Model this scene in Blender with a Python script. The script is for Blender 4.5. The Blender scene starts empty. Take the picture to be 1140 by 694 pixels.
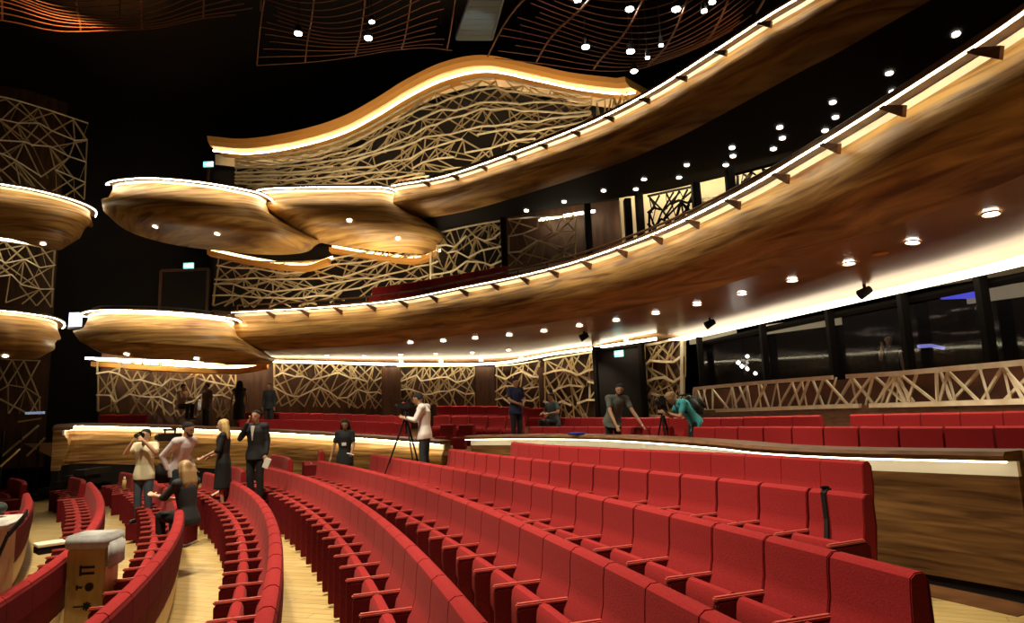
import bpy, bmesh, math, random
from mathutils import Vector, Matrix
from mathutils.bvhtree import BVHTree
PI = math.pi
SC = bpy.context.scene
COL = SC.collection

# ------------------------------------------------------------------ camera, world, exposure, house and fill lights
EYE = 2.2
FPX = 740.0
PITCH = math.atan((456 - 347) / FPX)
ROLL = -0.035
cF = Vector((0, math.cos(PITCH), math.sin(PITCH)))
cR = Vector((1, 0, 0))
cU = cR.cross(cF)
cc, ss = math.cos(ROLL), math.sin(ROLL)
camR = cc * cR + ss * cU
camU = -ss * cR + cc * cU
cam = bpy.data.cameras.new('camera')
cam.sensor_width = 36.0
cam.lens = FPX / 1140 * 36.0
cam.clip_end = 200
co = bpy.data.objects.new('camera', cam)
COL.objects.link(co)
M = Matrix.Identity(4)
for i in range(3):
    M[i][0] = camR[i]; M[i][1] = camU[i]; M[i][2] = -cF[i]
M.translation = Vector((0, 0, EYE))
co.matrix_world = M
SC.camera = co

world = bpy.data.worlds.new('hall_dark')
SC.world = world
world.use_nodes = True
bg = world.node_tree.nodes['Background']
bg.inputs[0].default_value = (0.9, 0.75, 0.55, 1)
bg.inputs[1].default_value = 0.004

vs = SC.view_settings
vs.view_transform = 'Standard'
vs.look = 'None'
vs.gamma = 1.0
vs.use_curve_mapping = False
vs.exposure = 0.0


def lamp(name, kind, loc, energy, target=None, size=1.0, color=(1, .86, .68), spot=60, blend=.6, size_y=None):
    l = bpy.data.lights.new(name, kind)
    l.energy = energy
    l.color = color
    if kind == 'AREA':
        l.shape = 'RECTANGLE' if size_y else 'DISK'
        l.size = size
        if size_y: l.size_y = size_y
    else:
        l.shadow_soft_size = size
    if kind == 'SPOT':
        l.spot_size = math.radians(spot)
        l.spot_blend = blend
    o = bpy.data.objects.new(name, l)
    COL.objects.link(o)
    o.location = loc
    if target is not None:
        o.rotation_euler = (Vector(target) - Vector(loc)).to_track_quat('-Z', 'Y').to_euler()
    return o


# house lights high under the ceiling meshes, over the stalls, then added fill spots for the parterre
HOUSE = .85
lamp('house_and_fill_light', 'SPOT', (-4.5, 5.5, 15.5), 9000 * HOUSE, (-4.0, 8, 0), .5, (1, .88, .66), 74)
lamp('house_and_fill_light', 'SPOT', (-8.5, 11, 15.5), 9000 * HOUSE, (-7.5, 11.5, 0), .5, (1, .88, .66), 52)
lamp('house_and_fill_light', 'SPOT', (-2.5, 9, 15.5), 9000 * HOUSE, (-1.2, 9.3, 0), .5, (1, .88, .66), 46)
lamp('house_and_fill_light', 'SPOT', (.0, 3, 15.5), 6000 * HOUSE, (1.2, 4.7, 0), .5, (1, .88, .66), 42)
lamp('house_and_fill_light', 'SPOT', (-8, 8, 15), 7000, (2.4, 14.2, 1.6), .4, (1, .86, .66), 34)  # added spot brightening the people in the right parterre
lamp('house_and_fill_light', 'SPOT', (-4, 6, 15), 9000, (-8.5, 22.5, 2), .4, (1, .86, .66), 34)  # added spot brightening the people in the left parterre
lamp('house_and_fill_light', 'SPOT', (-8, 8, 15), 5200, (6.6, 10.0, 1.7), .4, (1, .86, .66), 15)  # added spot brightening the right parterre seats
# added unseen area lamps brightening the lattice walls, behind the balcony fronts
lamp('lattice_fill', 'AREA', (-2.0, 22.6, 10.4), 260, (-2.0, 25.5, 13.2), 12, (1, .80, .50), size_y=.25)
lamp('lattice_fill', 'AREA', (-5.0, 22.8, 5.9), 110, (-5.0, 25.2, 7.6), 8, (1, .82, .52), size_y=.25)
lamp('lattice_fill', 'AREA', (-18, 22.0, 10.4), 14, (-18, 25.8, 12.2), 3, (1, .82, .55), size_y=.2)
lamp('booth_fill', 'AREA', (6.3, 18.3, 8.5), 38, (7.8, 20.4, 7.4), 5, (1, .84, .58), size_y=.2)  # extra area lamps added to brighten the booth walls
lamp('booth_fill', 'AREA', (4.6, 20.6, 8.5), 26, (5.6, 22.6, 6.8), 3, (1, .84, .58), size_y=.2)
lamp('box_uplight', 'AREA', (-6.6, 22.6, 7.2), 30, (-6.6, 22.4, 9), 3, (1, .8, .5), size_y=.3)
lamp('box_uplight', 'AREA', (-4.2, 23.2, 7.4), 40, (-4.2, 23.0, 9), 3, (1, .84, .6), size_y=.3)

# ------------------------------------------------------------------ photograph geometry -> places in the hall
def ray(u, v):
    a = (u - 570) / FPX
    b = -(v - 347) / FPX
    return cF + a * camR + b * camU


def at_z(u, v, z):
    d = ray(u, v)
    t = (z - EYE) / d.z
    return Vector((t * d.x, t * d.y, z))


def at_y(u, v, y):
    d = ray(u, v)
    t = y / d.y
    return Vector((t * d.x, y, EYE + t * d.z))


def P3(lst):
    return [at_y(*p) for p in lst]


def catmull(pts, n):
    pts = [Vector(p) for p in pts]
    e = [pts[0] * 2 - pts[1]] + pts + [pts[-1] * 2 - pts[-2]]
    out = []
    for i in range(len(pts) - 1):
        p0, p1, p2, p3 = e[i:i + 4]
        for k in range(12):
            t = k / 12
            out.append(.5 * ((2 * p1) + (p2 - p0) * t + (2 * p0 - 5 * p1 + 4 * p2 - p3) * t * t + (3 * p1 - p0 - 3 * p2 + p3) * t ** 3))
    out.append(pts[-1])
    return resample(out, n)


def resample(pts, n):
    d = [0]
    for a, b in zip(pts, pts[1:]):
        d.append(d[-1] + (b - a).length)
    out = []
    j = 0
    for i in range(n):
        s = d[-1] * i / (n - 1)
        while j < len(d) - 2 and d[j + 1] < s: j += 1
        w = (s - d[j]) / max(1e-9, d[j + 1] - d[j])
        out.append(pts[j].lerp(pts[j + 1], min(1, max(0, w))))
    return out


def plen(pts):
    return sum((b - a).length for a, b in zip(pts, pts[1:]))


def ctrl_sample(pts, n):
    """smooth curve, but parameterised by control point so that two curves with matching controls pair up"""
    pts = [Vector(p) for p in pts]
    e = [pts[0] * 2 - pts[1]] + pts + [pts[-1] * 2 - pts[-2]]
    out = []
    m = len(pts) - 1
    for i in range(n):
        x = m * i / (n - 1)
        k = min(m - 1, int(x)); t = x - k
        p0, p1, p2, p3 = e[k:k + 4]
        out.append(.5 * ((2 * p1) + (p2 - p0) * t + (2 * p0 - 5 * p1 + 4 * p2 - p3) * t * t + (3 * p1 - p0 - 3 * p2 + p3) * t ** 3))
    return out


# ------------------------------------------------------------------ materials
def mat(name, rgb, rough=.5, metal=0.0, emit=None, estr=0.0, spec=.5):
    m = bpy.data.materials.new(name)
    m.use_nodes = True
    b = m.node_tree.nodes['Principled BSDF']
    b.inputs['Base Color'].default_value = (*rgb, 1)
    b.inputs['Roughness'].default_value = rough
    b.inputs['Metallic'].default_value = metal
    b.inputs['Specular IOR Level'].default_value = spec
    if emit:
        b.inputs['Emission Color'].default_value = (*emit, 1)
        b.inputs['Emission Strength'].default_value = estr
    return m


def noisy(m, c1, c2, scale=(1, 1, 1), nscale=6, detail=6, lo=.3, hi=.7, bump=0, coord='Object', dist=0.0):
    nt = m.node_tree
    b = nt.nodes['Principled BSDF']
    tc = nt.nodes.new('ShaderNodeTexCoord')
    mp = nt.nodes.new('ShaderNodeMapping'); mp.inputs['Scale'].default_value = scale
    nz = nt.nodes.new('ShaderNodeTexNoise'); nz.inputs['Scale'].default_value = nscale
    nz.inputs['Detail'].default_value = detail; nz.inputs['Distortion'].default_value = dist
    cr = nt.nodes.new('ShaderNodeValToRGB')
    cr.color_ramp.elements[0].position = lo; cr.color_ramp.elements[0].color = (*c1, 1)
    cr.color_ramp.elements[1].position = hi; cr.color_ramp.elements[1].color = (*c2, 1)
    nt.links.new(tc.outputs[coord], mp.inputs[0]); nt.links.new(mp.outputs[0], nz.inputs['Vector'])
    nt.links.new(nz.outputs['Fac'], cr.inputs[0]); nt.links.new(cr.outputs[0], b.inputs['Base Color'])
    if bump:
        bp = nt.nodes.new('ShaderNodeBump'); bp.inputs['Strength'].default_value = bump
        bp.inputs['Distance'].default_value = .01
        nt.links.new(nz.outputs['Fac'], bp.inputs['Height']); nt.links.new(bp.outputs[0], b.inputs['Normal'])
    return m


M_RED = noisy(mat('red_fabric', (.5, .03, .03), .85, spec=.15), (.24, .012, .014), (.33, .018, .018), nscale=90, detail=3, bump=.25)
M_RED.node_tree.nodes['Principled BSDF'].inputs['Sheen Weight'].default_value = .08
M_RED.node_tree.nodes['Principled BSDF'].inputs['Sheen Tint'].default_value = (1, .35, .3, 1)
M_ARM = mat('armrest_leather', (.50, .09, .07), .35)
M_PANEL = noisy(mat('dark_red_side', (.16, .01, .012), .8, spec=.1), (.10, .006, .008), (.15, .010, .011), nscale=60, detail=3)
M_OAK = noisy(mat('light_oak', (.6, .42, .2), .45), (.42, .27, .11), (.68, .48, .22), scale=(1, 1, .15), nscale=14, detail=8, dist=.4)
M_WOOD = noisy(mat('walnut_fascia', (.4, .2, .06), .42, spec=.3), (.14, .055, .016), (.56, .33, .10), scale=(.32, .32, 5.0), nscale=1.8, detail=10, lo=.32, hi=.68, dist=.9)
M_WALNUT = noisy(mat('dark_walnut', (.15, .07, .02), .45, spec=.3), (.07, .028, .010), (.25, .125, .04), scale=(.5, .5, 7), nscale=2.2, detail=9, lo=.3, hi=.7, dist=.6)
M_SOFFIT = noisy(mat('soffit_wood', (.12, .05, .02), .3), (.24, .105, .04), (.42, .23, .10), scale=(.5, .5, 3), nscale=1.2, detail=6)
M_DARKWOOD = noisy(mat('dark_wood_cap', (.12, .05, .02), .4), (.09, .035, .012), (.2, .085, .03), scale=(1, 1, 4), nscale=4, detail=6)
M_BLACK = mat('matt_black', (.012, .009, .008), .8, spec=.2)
M_BROWNWALL = noisy(mat('brown_wall', (.06, .02, .01), .6), (.035, .012, .006), (.10, .04, .015), scale=(3, 3, .5), nscale=2, detail=5)
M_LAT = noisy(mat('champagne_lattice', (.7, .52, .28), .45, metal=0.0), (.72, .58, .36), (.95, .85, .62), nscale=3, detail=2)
M_LED = mat('led_band', (.9, .85, .7), .5, emit=(1, .90, .66), estr=1.1)
M_LEDHOT = mat('led_band_bright', (.9, .85, .7), .5, emit=(1, .84, .52), estr=5)
M_STRUT = noisy(mat('dimmed_strut', (.35, .25, .12), .5), (.38, .28, .13), (.58, .45, .25), nscale=3)  # darker than the lines: their light from above is put into the colours
M_BAND = mat('cream_band', (.85, .8, .66), .6)
M_TAPE = mat('led_tape', (1, .9, .7), .5, emit=(1, .84, .52), estr=30)
M_TAPE1 = mat('led_tape_low', (1, .9, .7), .5, emit=(1, .88, .62), estr=11)
M_TAPE2 = mat('led_tape_upper', (1, .9, .7), .5, emit=(1, .84, .55), estr=42)
M_TAPE3 = mat('led_tape_box', (1, .9, .7), .5, emit=(1, .86, .58), estr=55)
M_COVE = mat('cove_light', (1, .9, .7), .5, emit=(1, .87, .58), estr=16)
M_SPOT = mat('spot_lens', (1, 1, 1), .4, emit=(1, .95, .85), estr=25)
M_DOT = mat('downlight_lens', (1, 1, 1), .4, emit=(1, .93, .80), estr=18)
M_RING = mat('downlight_ring', (.25, .2, .15), .4, metal=.6)
M_GOLDRIB = mat('bronze_mesh', (.22, .09, .045), .5, metal=.3)
M_STEEL = mat('dark_steel', (.05, .045, .04), .4, metal=.7)


# ------------------------------------------------------------------ object helpers
def link(name, me, parent=None):
    o = bpy.data.objects.new(name, me)
    COL.objects.link(o)
    if parent: o.parent = parent
    return o


def tag(o, label=None, cat=None, group=None, kind=None):
    if label: o['label'] = label
    if cat: o['category'] = cat
    if group: o['group'] = group
    if kind: o['kind'] = kind
    return o


def thing(name, label, cat, loc=(0, 0, 0), rz=0, group=None):
    o = link(name, None)
    o.empty_display_size = .1
    o.location = loc
    o.rotation_euler = (0, 0, rz)
    return tag(o, label, cat, group)


def obj(name, bm, m, parent=None, smooth=False):
    me = bpy.data.meshes.new(name)
    bm.to_mesh(me); bm.free()
    for x in (m if isinstance(m, (list, tuple)) else [m]): me.materials.append(x)
    if smooth:
        for p in me.polygons: p.use_smooth = True
    return link(name, me, parent)


def box(bm, c, s, rot=None, mi=0):
    """c centre, s full sizes"""
    r = bmesh.ops.create_cube(bm, size=1)
    vs_ = r['verts']
    mt = Matrix.Translation(Vector(c)) @ (rot.to_4x4() if rot else Matrix.Identity(4)) @ Matrix.Diagonal((*s, 1))
    bmesh.ops.transform(bm, matrix=mt, verts=vs_)
    for f in {f for v in vs_ for f in v.link_faces}: f.material_index = mi
    return vs_


def rbox(bm, c, s, r=.01, rot=None, seg=2):
    b2 = bmesh.new()
    box(b2, (0, 0, 0), s)
    bmesh.ops.bevel(b2, geom=b2.edges[:], offset=r, segments=seg, affect='EDGES')
    mt = Matrix.Translation(Vector(c)) @ (rot.to_4x4() if rot else Matrix.Identity(4))
    b2.transform(mt)
    me = bpy.data.meshes.new('t'); b2.to_mesh(me); b2.free(); bm.from_mesh(me); bpy.data.meshes.remove(me)


def bar(bm, a, b, w, h=None, up=Vector((0, 0, 1))):
    a = Vector(a); b = Vector(b); h = h or w
    d = b - a
    L = d.length
    if L < 1e-5: return
    d.normalize()
    x = d.cross(up)
    if x.length < 1e-3: x = d.cross(Vector((1, 0, 0)))
    x.normalize(); y = x.cross(d)
    vs_ = []
    for p in (a, b):
        for sx, sy in ((-1, -1), (1, -1), (1, 1), (-1, 1)):
            vs_.append(bm.verts.new(p + x * sx * w / 2 + y * sy * h / 2))
    for q in ((0, 1, 2, 3), (7, 6, 5, 4), (0, 4, 5, 1), (1, 5, 6, 2), (2, 6, 7, 3), (3, 7, 4, 0)):
        bm.faces.new([vs_[i] for i in q])


def tube(bm, pts, r, n=8):
    pts = [Vector(p) for p in pts]
    rings = []
    for i, p in enumerate(pts):
        t = (pts[min(i + 1, len(pts) - 1)] - pts[max(i - 1, 0)]).normalized()
        x = t.cross(Vector((0, 0, 1)))
        if x.length < 1e-3: x = t.cross(Vector((1, 0, 0)))
        x.normalize(); y = x.cross(t)
        rr = r[i] if isinstance(r, (list, tuple)) else r
        rings.append([bm.verts.new(p + (x * math.cos(2 * PI * k / n) + y * math.sin(2 * PI * k / n)) * rr) for k in range(n)])
    for a, b in zip(rings, rings[1:]):
        for k in range(n):
            bm.faces.new((a[k], a[(k + 1) % n], b[(k + 1) % n], b[k]))
    bm.faces.new(rings[0][::-1]); bm.faces.new(rings[-1])


def cyl(bm, c, r, h, n=16, r2=None):
    m = Matrix.Translation(Vector(c) + Vector((0, 0, h / 2)))
    bmesh.ops.create_cone(bm, cap_ends=True, segments=n, radius1=r, radius2=r if r2 is None else r2, depth=h, matrix=m)


def prism(bm, prof, x0, x1, bev=0, seg=2):
    """profile (y, z) extruded along x"""
    b2 = bmesh.new()
    a = [b2.verts.new((x0, y, z)) for y, z in prof]
    b = [b2.verts.new((x1, y, z)) for y, z in prof]
    n = len(prof)
    b2.faces.new(a[::-1]); b2.faces.new(b)
    for i in range(n): b2.faces.new((a[i], a[(i + 1) % n], b[(i + 1) % n], b[i]))
    bmesh.ops.recalc_face_normals(b2, faces=b2.faces)
    if bev:
        ed = [e for e in b2.edges if len(e.link_faces) == 2 and e.calc_face_angle(0) > .9]
        bmesh.ops.bevel(b2, geom=ed, offset=bev, segments=seg, affect='EDGES')
    me = bpy.data.meshes.new('t'); b2.to_mesh(me); b2.free(); bm.from_mesh(me); bpy.data.meshes.remove(me)


def normals(path):
    out = []
    for i, p in enumerate(path):
        t = path[min(i + 1, len(path) - 1)] - path[max(i - 1, 0)]
        t.z = 0
        t.normalize()
        out.append(Vector((t.y, -t.x, 0)))   # toward the hall when the path runs from far left to near right
    return out


def sweep(path, prof, closed=True):
    """prof: list of (offset toward the hall, dz)"""
    bm = bmesh.new()
    N = normals(path)
    rings = [[bm.verts.new(p + n * o + Vector((0, 0, z))) for o, z in prof] for p, n in zip(path, N)]
    m = len(prof)
    for a, b in zip(rings, rings[1:]):
        for k in range(m if closed else m - 1):
            bm.faces.new((a[k], a[(k + 1) % m], b[(k + 1) % m], b[k]))
    if closed:
        bm.faces.new(rings[0][::-1]); bm.faces.new(rings[-1])
    bmesh.ops.recalc_face_normals(bm, faces=bm.faces)
    return bm


def loft(curves, thick=0):
    bm = bmesh.new()
    rows = [[bm.verts.new(p) for p in c] for c in curves]
    for a, b in zip(rows, rows[1:]):
        for k in range(len(a) - 1):
            bm.faces.new((a[k], a[k + 1], b[k + 1], b[k]))
    bmesh.ops.remove_doubles(bm, verts=bm.verts[:], dist=1e-5)
    bmesh.ops.recalc_face_normals(bm, faces=bm.faces)
    if thick:
        bmesh.ops.solidify(bm, geom=bm.faces[:], thickness=thick)
    return bm


SOFFITS = {}


def soffit_bvh(o):
    bm = bmesh.new(); bm.from_mesh(o.data)
    return BVHTree.FromBMesh(bm)


# ------------------------------------------------------------------ shell: floor terraces, dark walls, ceiling
def struct(name, bm, m, smooth=False):
    return tag(obj(name, bm, m, smooth=smooth), kind='structure')


TOPS = [-1.295, -1.25, -1.185, -1.10, -1.01, -.905, -.785, -.655]      # back tops relative to the eye, rows 0..7
ROWPX = {
 0: [(0,664),(36.6,639.6),(73,619.4),(96,593.8),(109.9,570),(111.7,557.2),(108,544.4),(99.6,537)][::-1],
 1: [(161,530.4),(179.4,537),(192.2,553.5),(198.5,573.6),(195.9,593.8),(183,615.8),(157.5,641.4),(128,667),(98.9,694)],
 2: [(228.9,526),(256.3,533.4),(282,549.8),(300.3,575.5),(309.4,601),(308.7,630.4),(302,659.7),(291,694)],
 3: [(292.6,519.3),(327.7,527.4),(362.8,537.9),(390.9,557.2),(426,578),(457.5,601),(485.6,630.9),(506.7,659),(531,692)],
 4: [(355.8,513),(397.9,520.4),(450.5,534.4),(485.6,546.7),(538,564),(590.9,585),(640,606),(677,623),(717,641),(775.9,674),(816,694)],
 5: [(415.4,506),(450.5,511.6),(503,520),(564.6,532.6),(640,548),(717,560.7),(794,580.9),(860,601),(927.8,612),(1026.6,637.6)],
 6: [(501,500),(555.8,506),(640,518),(706,521),(761,527),(860,538.8),(966,551.6)],
 7: [(572.8,492),(640,497.5),(706,499.6),(860,507.7),(966,514)]}


def polyfit(xs, ys, deg):
    n = deg + 1
    A = [[sum(x ** (i + j) for x in xs) for j in range(n)] for i in range(n)]
    B = [sum(y * x ** i for x, y in zip(xs, ys)) for i in range(n)]
    for i in range(n):
        p = max(range(i, n), key=lambda r: abs(A[r][i]))
        A[i], A[p] = A[p], A[i]; B[i], B[p] = B[p], B[i]
        for r in range(i + 1, n):
            f = A[r][i] / A[i][i]
            for c in range(i, n): A[r][c] -= f * A[i][c]
            B[r] -= f * B[i]
    x = [0] * n
    for i in reversed(range(n)):
        x[i] = (B[i] - sum(A[i][c] * x[c] for c in range(i + 1, n))) / A[i][i]
    return x


def fit_row(k):
    """far -> near smooth plan curve of a row's back tops, as a function of arc length"""
    z = EYE + TOPS[k]
    pts = [at_z(u, v, z) for u, v in ROWPX[k]]
    s = [0]
    for a, b in zip(pts, pts[1:]): s.append(s[-1] + (b - a).length)
    L = s[-1]
    cx = polyfit([a / L for a in s], [p.x for p in pts], 3)
    cy = polyfit([a / L for a in s], [p.y for p in pts], 3)
    f = lambda q: Vector((sum(c * q ** i for i, c in enumerate(cx)), sum(c * q ** i for i, c in enumerate(cy)), z))
    return f, L


ROWS = {}
for k in range(8):
    f, L = fit_row(k)
    body = [f(i / 60) for i in range(61)]
    # straight runs beyond both ends
    tf = (body[0] - body[2]).normalized(); tn = (body[-1] - body[-3]).normalized()
    ROWS[k] = dict(f=f, L=L, body=body, tf=tf, tn=tn)


def offset_path(path, d):
    N = normals(path)
    return [p + n * d for p, n in zip(path, N)]


def ext_path(k, far=9.0, near=6.0, n=10):
    r = ROWS[k]
    a = [r['body'][0] + r['tf'] * far * (1 - i / n) for i in range(n)]
    b = [r['body'][-1] + r['tn'] * near * (i + 1) / n for i in range(n)]
    return a + r['body'] + b


# stalls floor: one terrace per row with a riser behind it
def flat(path, z):
    return [Vector((p.x, p.y, z)) for p in path]


SEAT_H = .95
FLOORZ = [EYE + t - SEAT_H for t in TOPS]
NEARX = {0: 6, 1: 6, 2: 6, 3: 6, 4: 5, 5: .05, 6: .02, 7: .02}
bm = bmesh.new()


def slab(path, prof):
    b2 = sweep(path, prof)
    me = bpy.data.meshes.new('t'); b2.to_mesh(me); b2.free(); bm.from_mesh(me); bpy.data.meshes.remove(me)


base = ext_path(0)
for j in range(10):
    slab(flat(offset_path(base, 1.05 * (j + 1)), FLOORZ[0] - .06 - .045 * j), [(-.05, 0), (1.25, -.045), (1.25, -.5), (-.05, -.5)])
for k in range(8):
    dz = FLOORZ[k] - (FLOORZ[k - 1] if k else FLOORZ[0] - .06)
    pth = ext_path(k, 9.0 if k < 5 else 6.0, NEARX[k])
    pr = [(-.12, 0), (1.25, -dz * .98), (1.25, -.7), (-.12, -.7)] if k < 5 else [(-.12, 0), (1.05, 0), (1.05, -.7), (-.12, -.7)]
    if k == 7: pr[0] = (-.4, 0); pr[3] = (-.4, -.7)
    if k >= 6: pth = pth[:-13]
    slab(flat(pth, FLOORZ[k]), pr)
# the side aisle past the row ends lies lower
AZ = .13
q = [(1.0, 6.6), (2.4, 2.4), (3.6, -1), (9, -1), (9, 6), (6.2, 7.6), (4.4, 8.2), (3.3, 9.5), (2.6, 8.8)]
va = [bm.verts.new((x, y, AZ)) for x, y in q]; vb = [bm.verts.new((x, y, AZ - .5)) for x, y in q]
bm.faces.new(va); bm.faces.new(vb[::-1])
for i in range(len(q)): bm.faces.new((va[i], va[(i + 1) % len(q)], vb[(i + 1) % len(q)], vb[i]))


def floor_material():
    m = bpy.data.materials.new('oak_boards'); m.use_nodes = True
    nt = m.node_tree; b = nt.nodes['Principled BSDF']; b.inputs['Roughness'].default_value = .35
    tc = nt.nodes.new('ShaderNodeTexCoord'); mp = nt.nodes.new('ShaderNodeMapping')
    mp.inputs['Rotation'].default_value = (0, 0, math.radians(25))
    br = nt.nodes.new('ShaderNodeTexBrick')
    br.inputs['Color1'].default_value = (.70, .50, .20, 1); br.inputs['Color2'].default_value = (.56, .38, .135, 1)
    br.inputs['Mortar'].default_value = (.33, .20, .06, 1); br.inputs['Scale'].default_value = 1
    br.inputs['Mortar Size'].default_value = .006; br.inputs['Brick Width'].default_value = 1.3; br.inputs['Row Height'].default_value = .14
    nz = nt.nodes.new('ShaderNodeTexNoise'); nz.inputs['Scale'].default_value = 8; nz.inputs['Detail'].default_value = 6
    mp2 = nt.nodes.new('ShaderNodeMapping'); mp2.inputs['Scale'].default_value = (.3, 3, 1); mp2.inputs['Rotation'].default_value = (0, 0, math.radians(25))
    mx = nt.nodes.new('ShaderNodeMix'); mx.data_type = 'RGBA'; mx.blend_type = 'MULTIPLY'; mx.inputs[0].default_value = .35
    nt.links.new(tc.outputs['Object'], mp.inputs[0]); nt.links.new(mp.outputs[0], br.inputs['Vector'])
    nt.links.new(tc.outputs['Object'], mp2.inputs[0]); nt.links.new(mp2.outputs[0], nz.inputs['Vector'])
    nt.links.new(br.outputs['Color'], mx.inputs[6]); nt.links.new(nz.outputs['Fac'], mx.inputs[7])
    nt.links.new(mx.outputs[2], b.inputs['Base Color'])
    return m


M_FLOOR = floor_material()
bmesh.ops.recalc_face_normals(bm, faces=bm.faces)
struct('floor', bm, M_FLOOR)

# dark slab under everything and the unlit outer shell of the auditorium
bm = bmesh.new(); box(bm, (0, 15, -1.2), (70, 60, .2)); struct('floor_lower', bm, M_BLACK)
bm = bmesh.new(); box(bm, (0, 15, 19), (70, 60, .2)); struct('ceiling', bm, M_BLACK)
bm = bmesh.new(); box(bm, (0, 40, 9), (70, .3, 20)); struct('wall_far', bm, M_BLACK)
bm = bmesh.new(); box(bm, (-34, 15, 9), (.3, 60, 20)); struct('wall_stage', bm, M_BLACK)
bm = bmesh.new(); box(bm, (26, 15, 9), (.3, 60, 20)); struct('wall_rear', bm, M_BLACK)
bm = bmesh.new(); box(bm, (0, -14, 9), (70, .3, 20)); struct('wall_near', bm, M_BLACK)

# ------------------------------------------------------------------ balcony fronts, soffits, back walls
BACK0 = [(110,400,26),(200,403,26.5),(300,403,27),(430,406,28),(560,405,28),(640,393,26),(690,386,25),(760,376,22),(860,353,18),(960,330,15),(1060,307,12.6),(1140,288,11),(1230,262,9.5),(1400,205,7.5)]
BACK0_3 = P3(BACK0)
RIM1 = [(262,347,22.2),(300,345,22),(350,342,21.7),(440,334,20.9),(520,319,19.4),(580,307,18),(640,292,16.3),(700,272,14.8),(760,248,13.2),(840,208,11.2),(900,173,10),(960,137,8.75),(1040,87,7.6),(1140,22,6.6),(1230,-45,5.8),(1400,-180,4.8)]
RIM1_3 = P3(RIM1)
RIM2 = [(440,207,23),(500,196,22),(574,171,20.3),(647,143,18.6),(689,124,17.6),(737,98,16.5),(800,58,15),(860,19,13.7),(905,-8,12.9),(1000,-70,11.6),(1140,-160,10)]
RIM2_3 = P3(RIM2)
BACK1 = [(480,255,23.6),(560,243,22.8),(640,228,21.6),(720,216,20.6),(760,208,20),(850,186,18.4),(900,170,17.5),(1000,140,16),(1140,88,14),(1300,20,12.5),(1500,-80,11)]
BACK1_3 = P3(BACK1)


def balcony(name, label, rim, depth_prof, led=M_TAPE, group=None, rail=True, brackets=True, n=110, fascia=M_WOOD, cap=M_DARKWOOD):
    t = thing(name, label, 'balcony', group=group)
    path = catmull(rim, n)
    obj('cap', sweep(path, [(-.28, 0), (.25, 0), (.25, -.06), (-.28, -.07)]), cap, t)
    obj('light_strip', sweep(path, [(.0, -.075), (.0, -.18), (-.05, -.18), (-.05, -.075)]), M_BAND, t)
    obj('led_tape', sweep(path, [(.235, -.062), (.235, -.075), (.205, -.075), (.205, -.062)]), led, t)
    f = sweep(path, depth_prof, closed=False)
    fo = obj('fascia', f, fascia, t, smooth=True)
    if rail:
        bmr = bmesh.new()
        r1 = offset_path(path, -.12)
        tube(bmr, [p + Vector((0, 0, .22)) for p in r1], .028, 6)
        step = max(2, int(len(path) * 1.2 / plen(path)))
        for p in r1[::step]: bar(bmr, p, p + Vector((0, 0, .21)), .03)
        obj('guard_rail', bmr, cap, t)
    if brackets:
        L = plen(path); m = int(L / 1.2)
        pp = resample(path, m + 1)
        N = normals(pp)
        for p, nn in list(zip(pp, N))[1:-1]:
            tg = Vector((-nn.y, nn.x, 0))
            bmb = bmesh.new()
            a = [p + nn * .25 + tg * s + Vector((0, 0, z)) for s, z in ((-.02, -.08), (.08, -.08), (.38, -.22), (.34, -.36))]
            b = [q - nn * .06 for q in a]
            order = (0, 1, 2, 3)
            va = [bmb.verts.new(a[i]) for i in order]; vb = [bmb.verts.new(b[i]) for i in order]
            bmb.faces.new(va); bmb.faces.new(vb[::-1])
            for i in range(4): bmb.faces.new((va[i], va[(i + 1) % 4], vb[(i + 1) % 4], vb[i]))
            obj('bracket', bmb, cap, t)
    return t, path


PROF1 = [(.0, -.18), (.05, -.30), (.11, -.46), (.16, -.62), (.15, -.74), (.03, -.90), (-.30, -1.10), (-.9, -1.27)]
b1, path1 = balcony('balcony', 'long wooden first balcony sweeping low across the hall to the right edge', RIM1_3, PROF1)
front = offset_path(path1, -.9); front = [p + Vector((0, 0, -1.27)) for p in front]
# soffit down to the cove over the parterre back wall
N1 = 90
bw = catmull(BACK0_3[1:], 400)


def pair(front, back, n, shift=0):
    fr = resample(front, n)
    out = []
    for i, p in enumerate(fr):
        out.append(None)
    return fr


def match(front, back, n):
    """pair curves by horizontal viewing bearing from the hall's stage side"""
    a = resample(front, n)
    b = resample(back, n)
    return a, b


a, b = match(front, bw, N1)
c1 = [p.lerp(q, .33) + Vector((0, 0, -.05)) for p, q in zip(a, b)]
c2 = [p.lerp(q, .75) + Vector((0, 0, .05)) for p, q in zip(a, b)]
so1 = obj('soffit', loft([a, c1, c2, b]), M_SOFFIT, b1, smooth=True)
bv1 = soffit_bvh(so1)
# floor deck of the balcony
deck = offset_path(path1, -.3)
deck = [p + Vector((0, 0, -.9)) for p in deck]
bk1 = resample(catmull([at_y(235,345,26)] + [p - Vector((0, 0, 3.7)) for p in BACK1_3], 200), 110)
obj('deck', loft([deck, bk1]), M_DARKWOOD, b1)

b2, path2 = balcony('balcony', 'upper second balcony with dark underside, climbing to the top edge', RIM2_3,
                    [(.0, -.18), (.05, -.30), (.11, -.46), (.15, -.60), (.12, -.72), (-.1, -.88), (-.4, -.98), (-.9, -1.05)], led=M_TAPE2)
front2 = [p + Vector((0, 0, -1.05)) for p in offset_path(path2, -.9)]
a, b = match(front2, catmull(BACK1_3, 300), N1)
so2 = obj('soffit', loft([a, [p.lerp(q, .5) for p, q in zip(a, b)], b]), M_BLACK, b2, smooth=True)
bv2 = soffit_bvh(so2)


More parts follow.
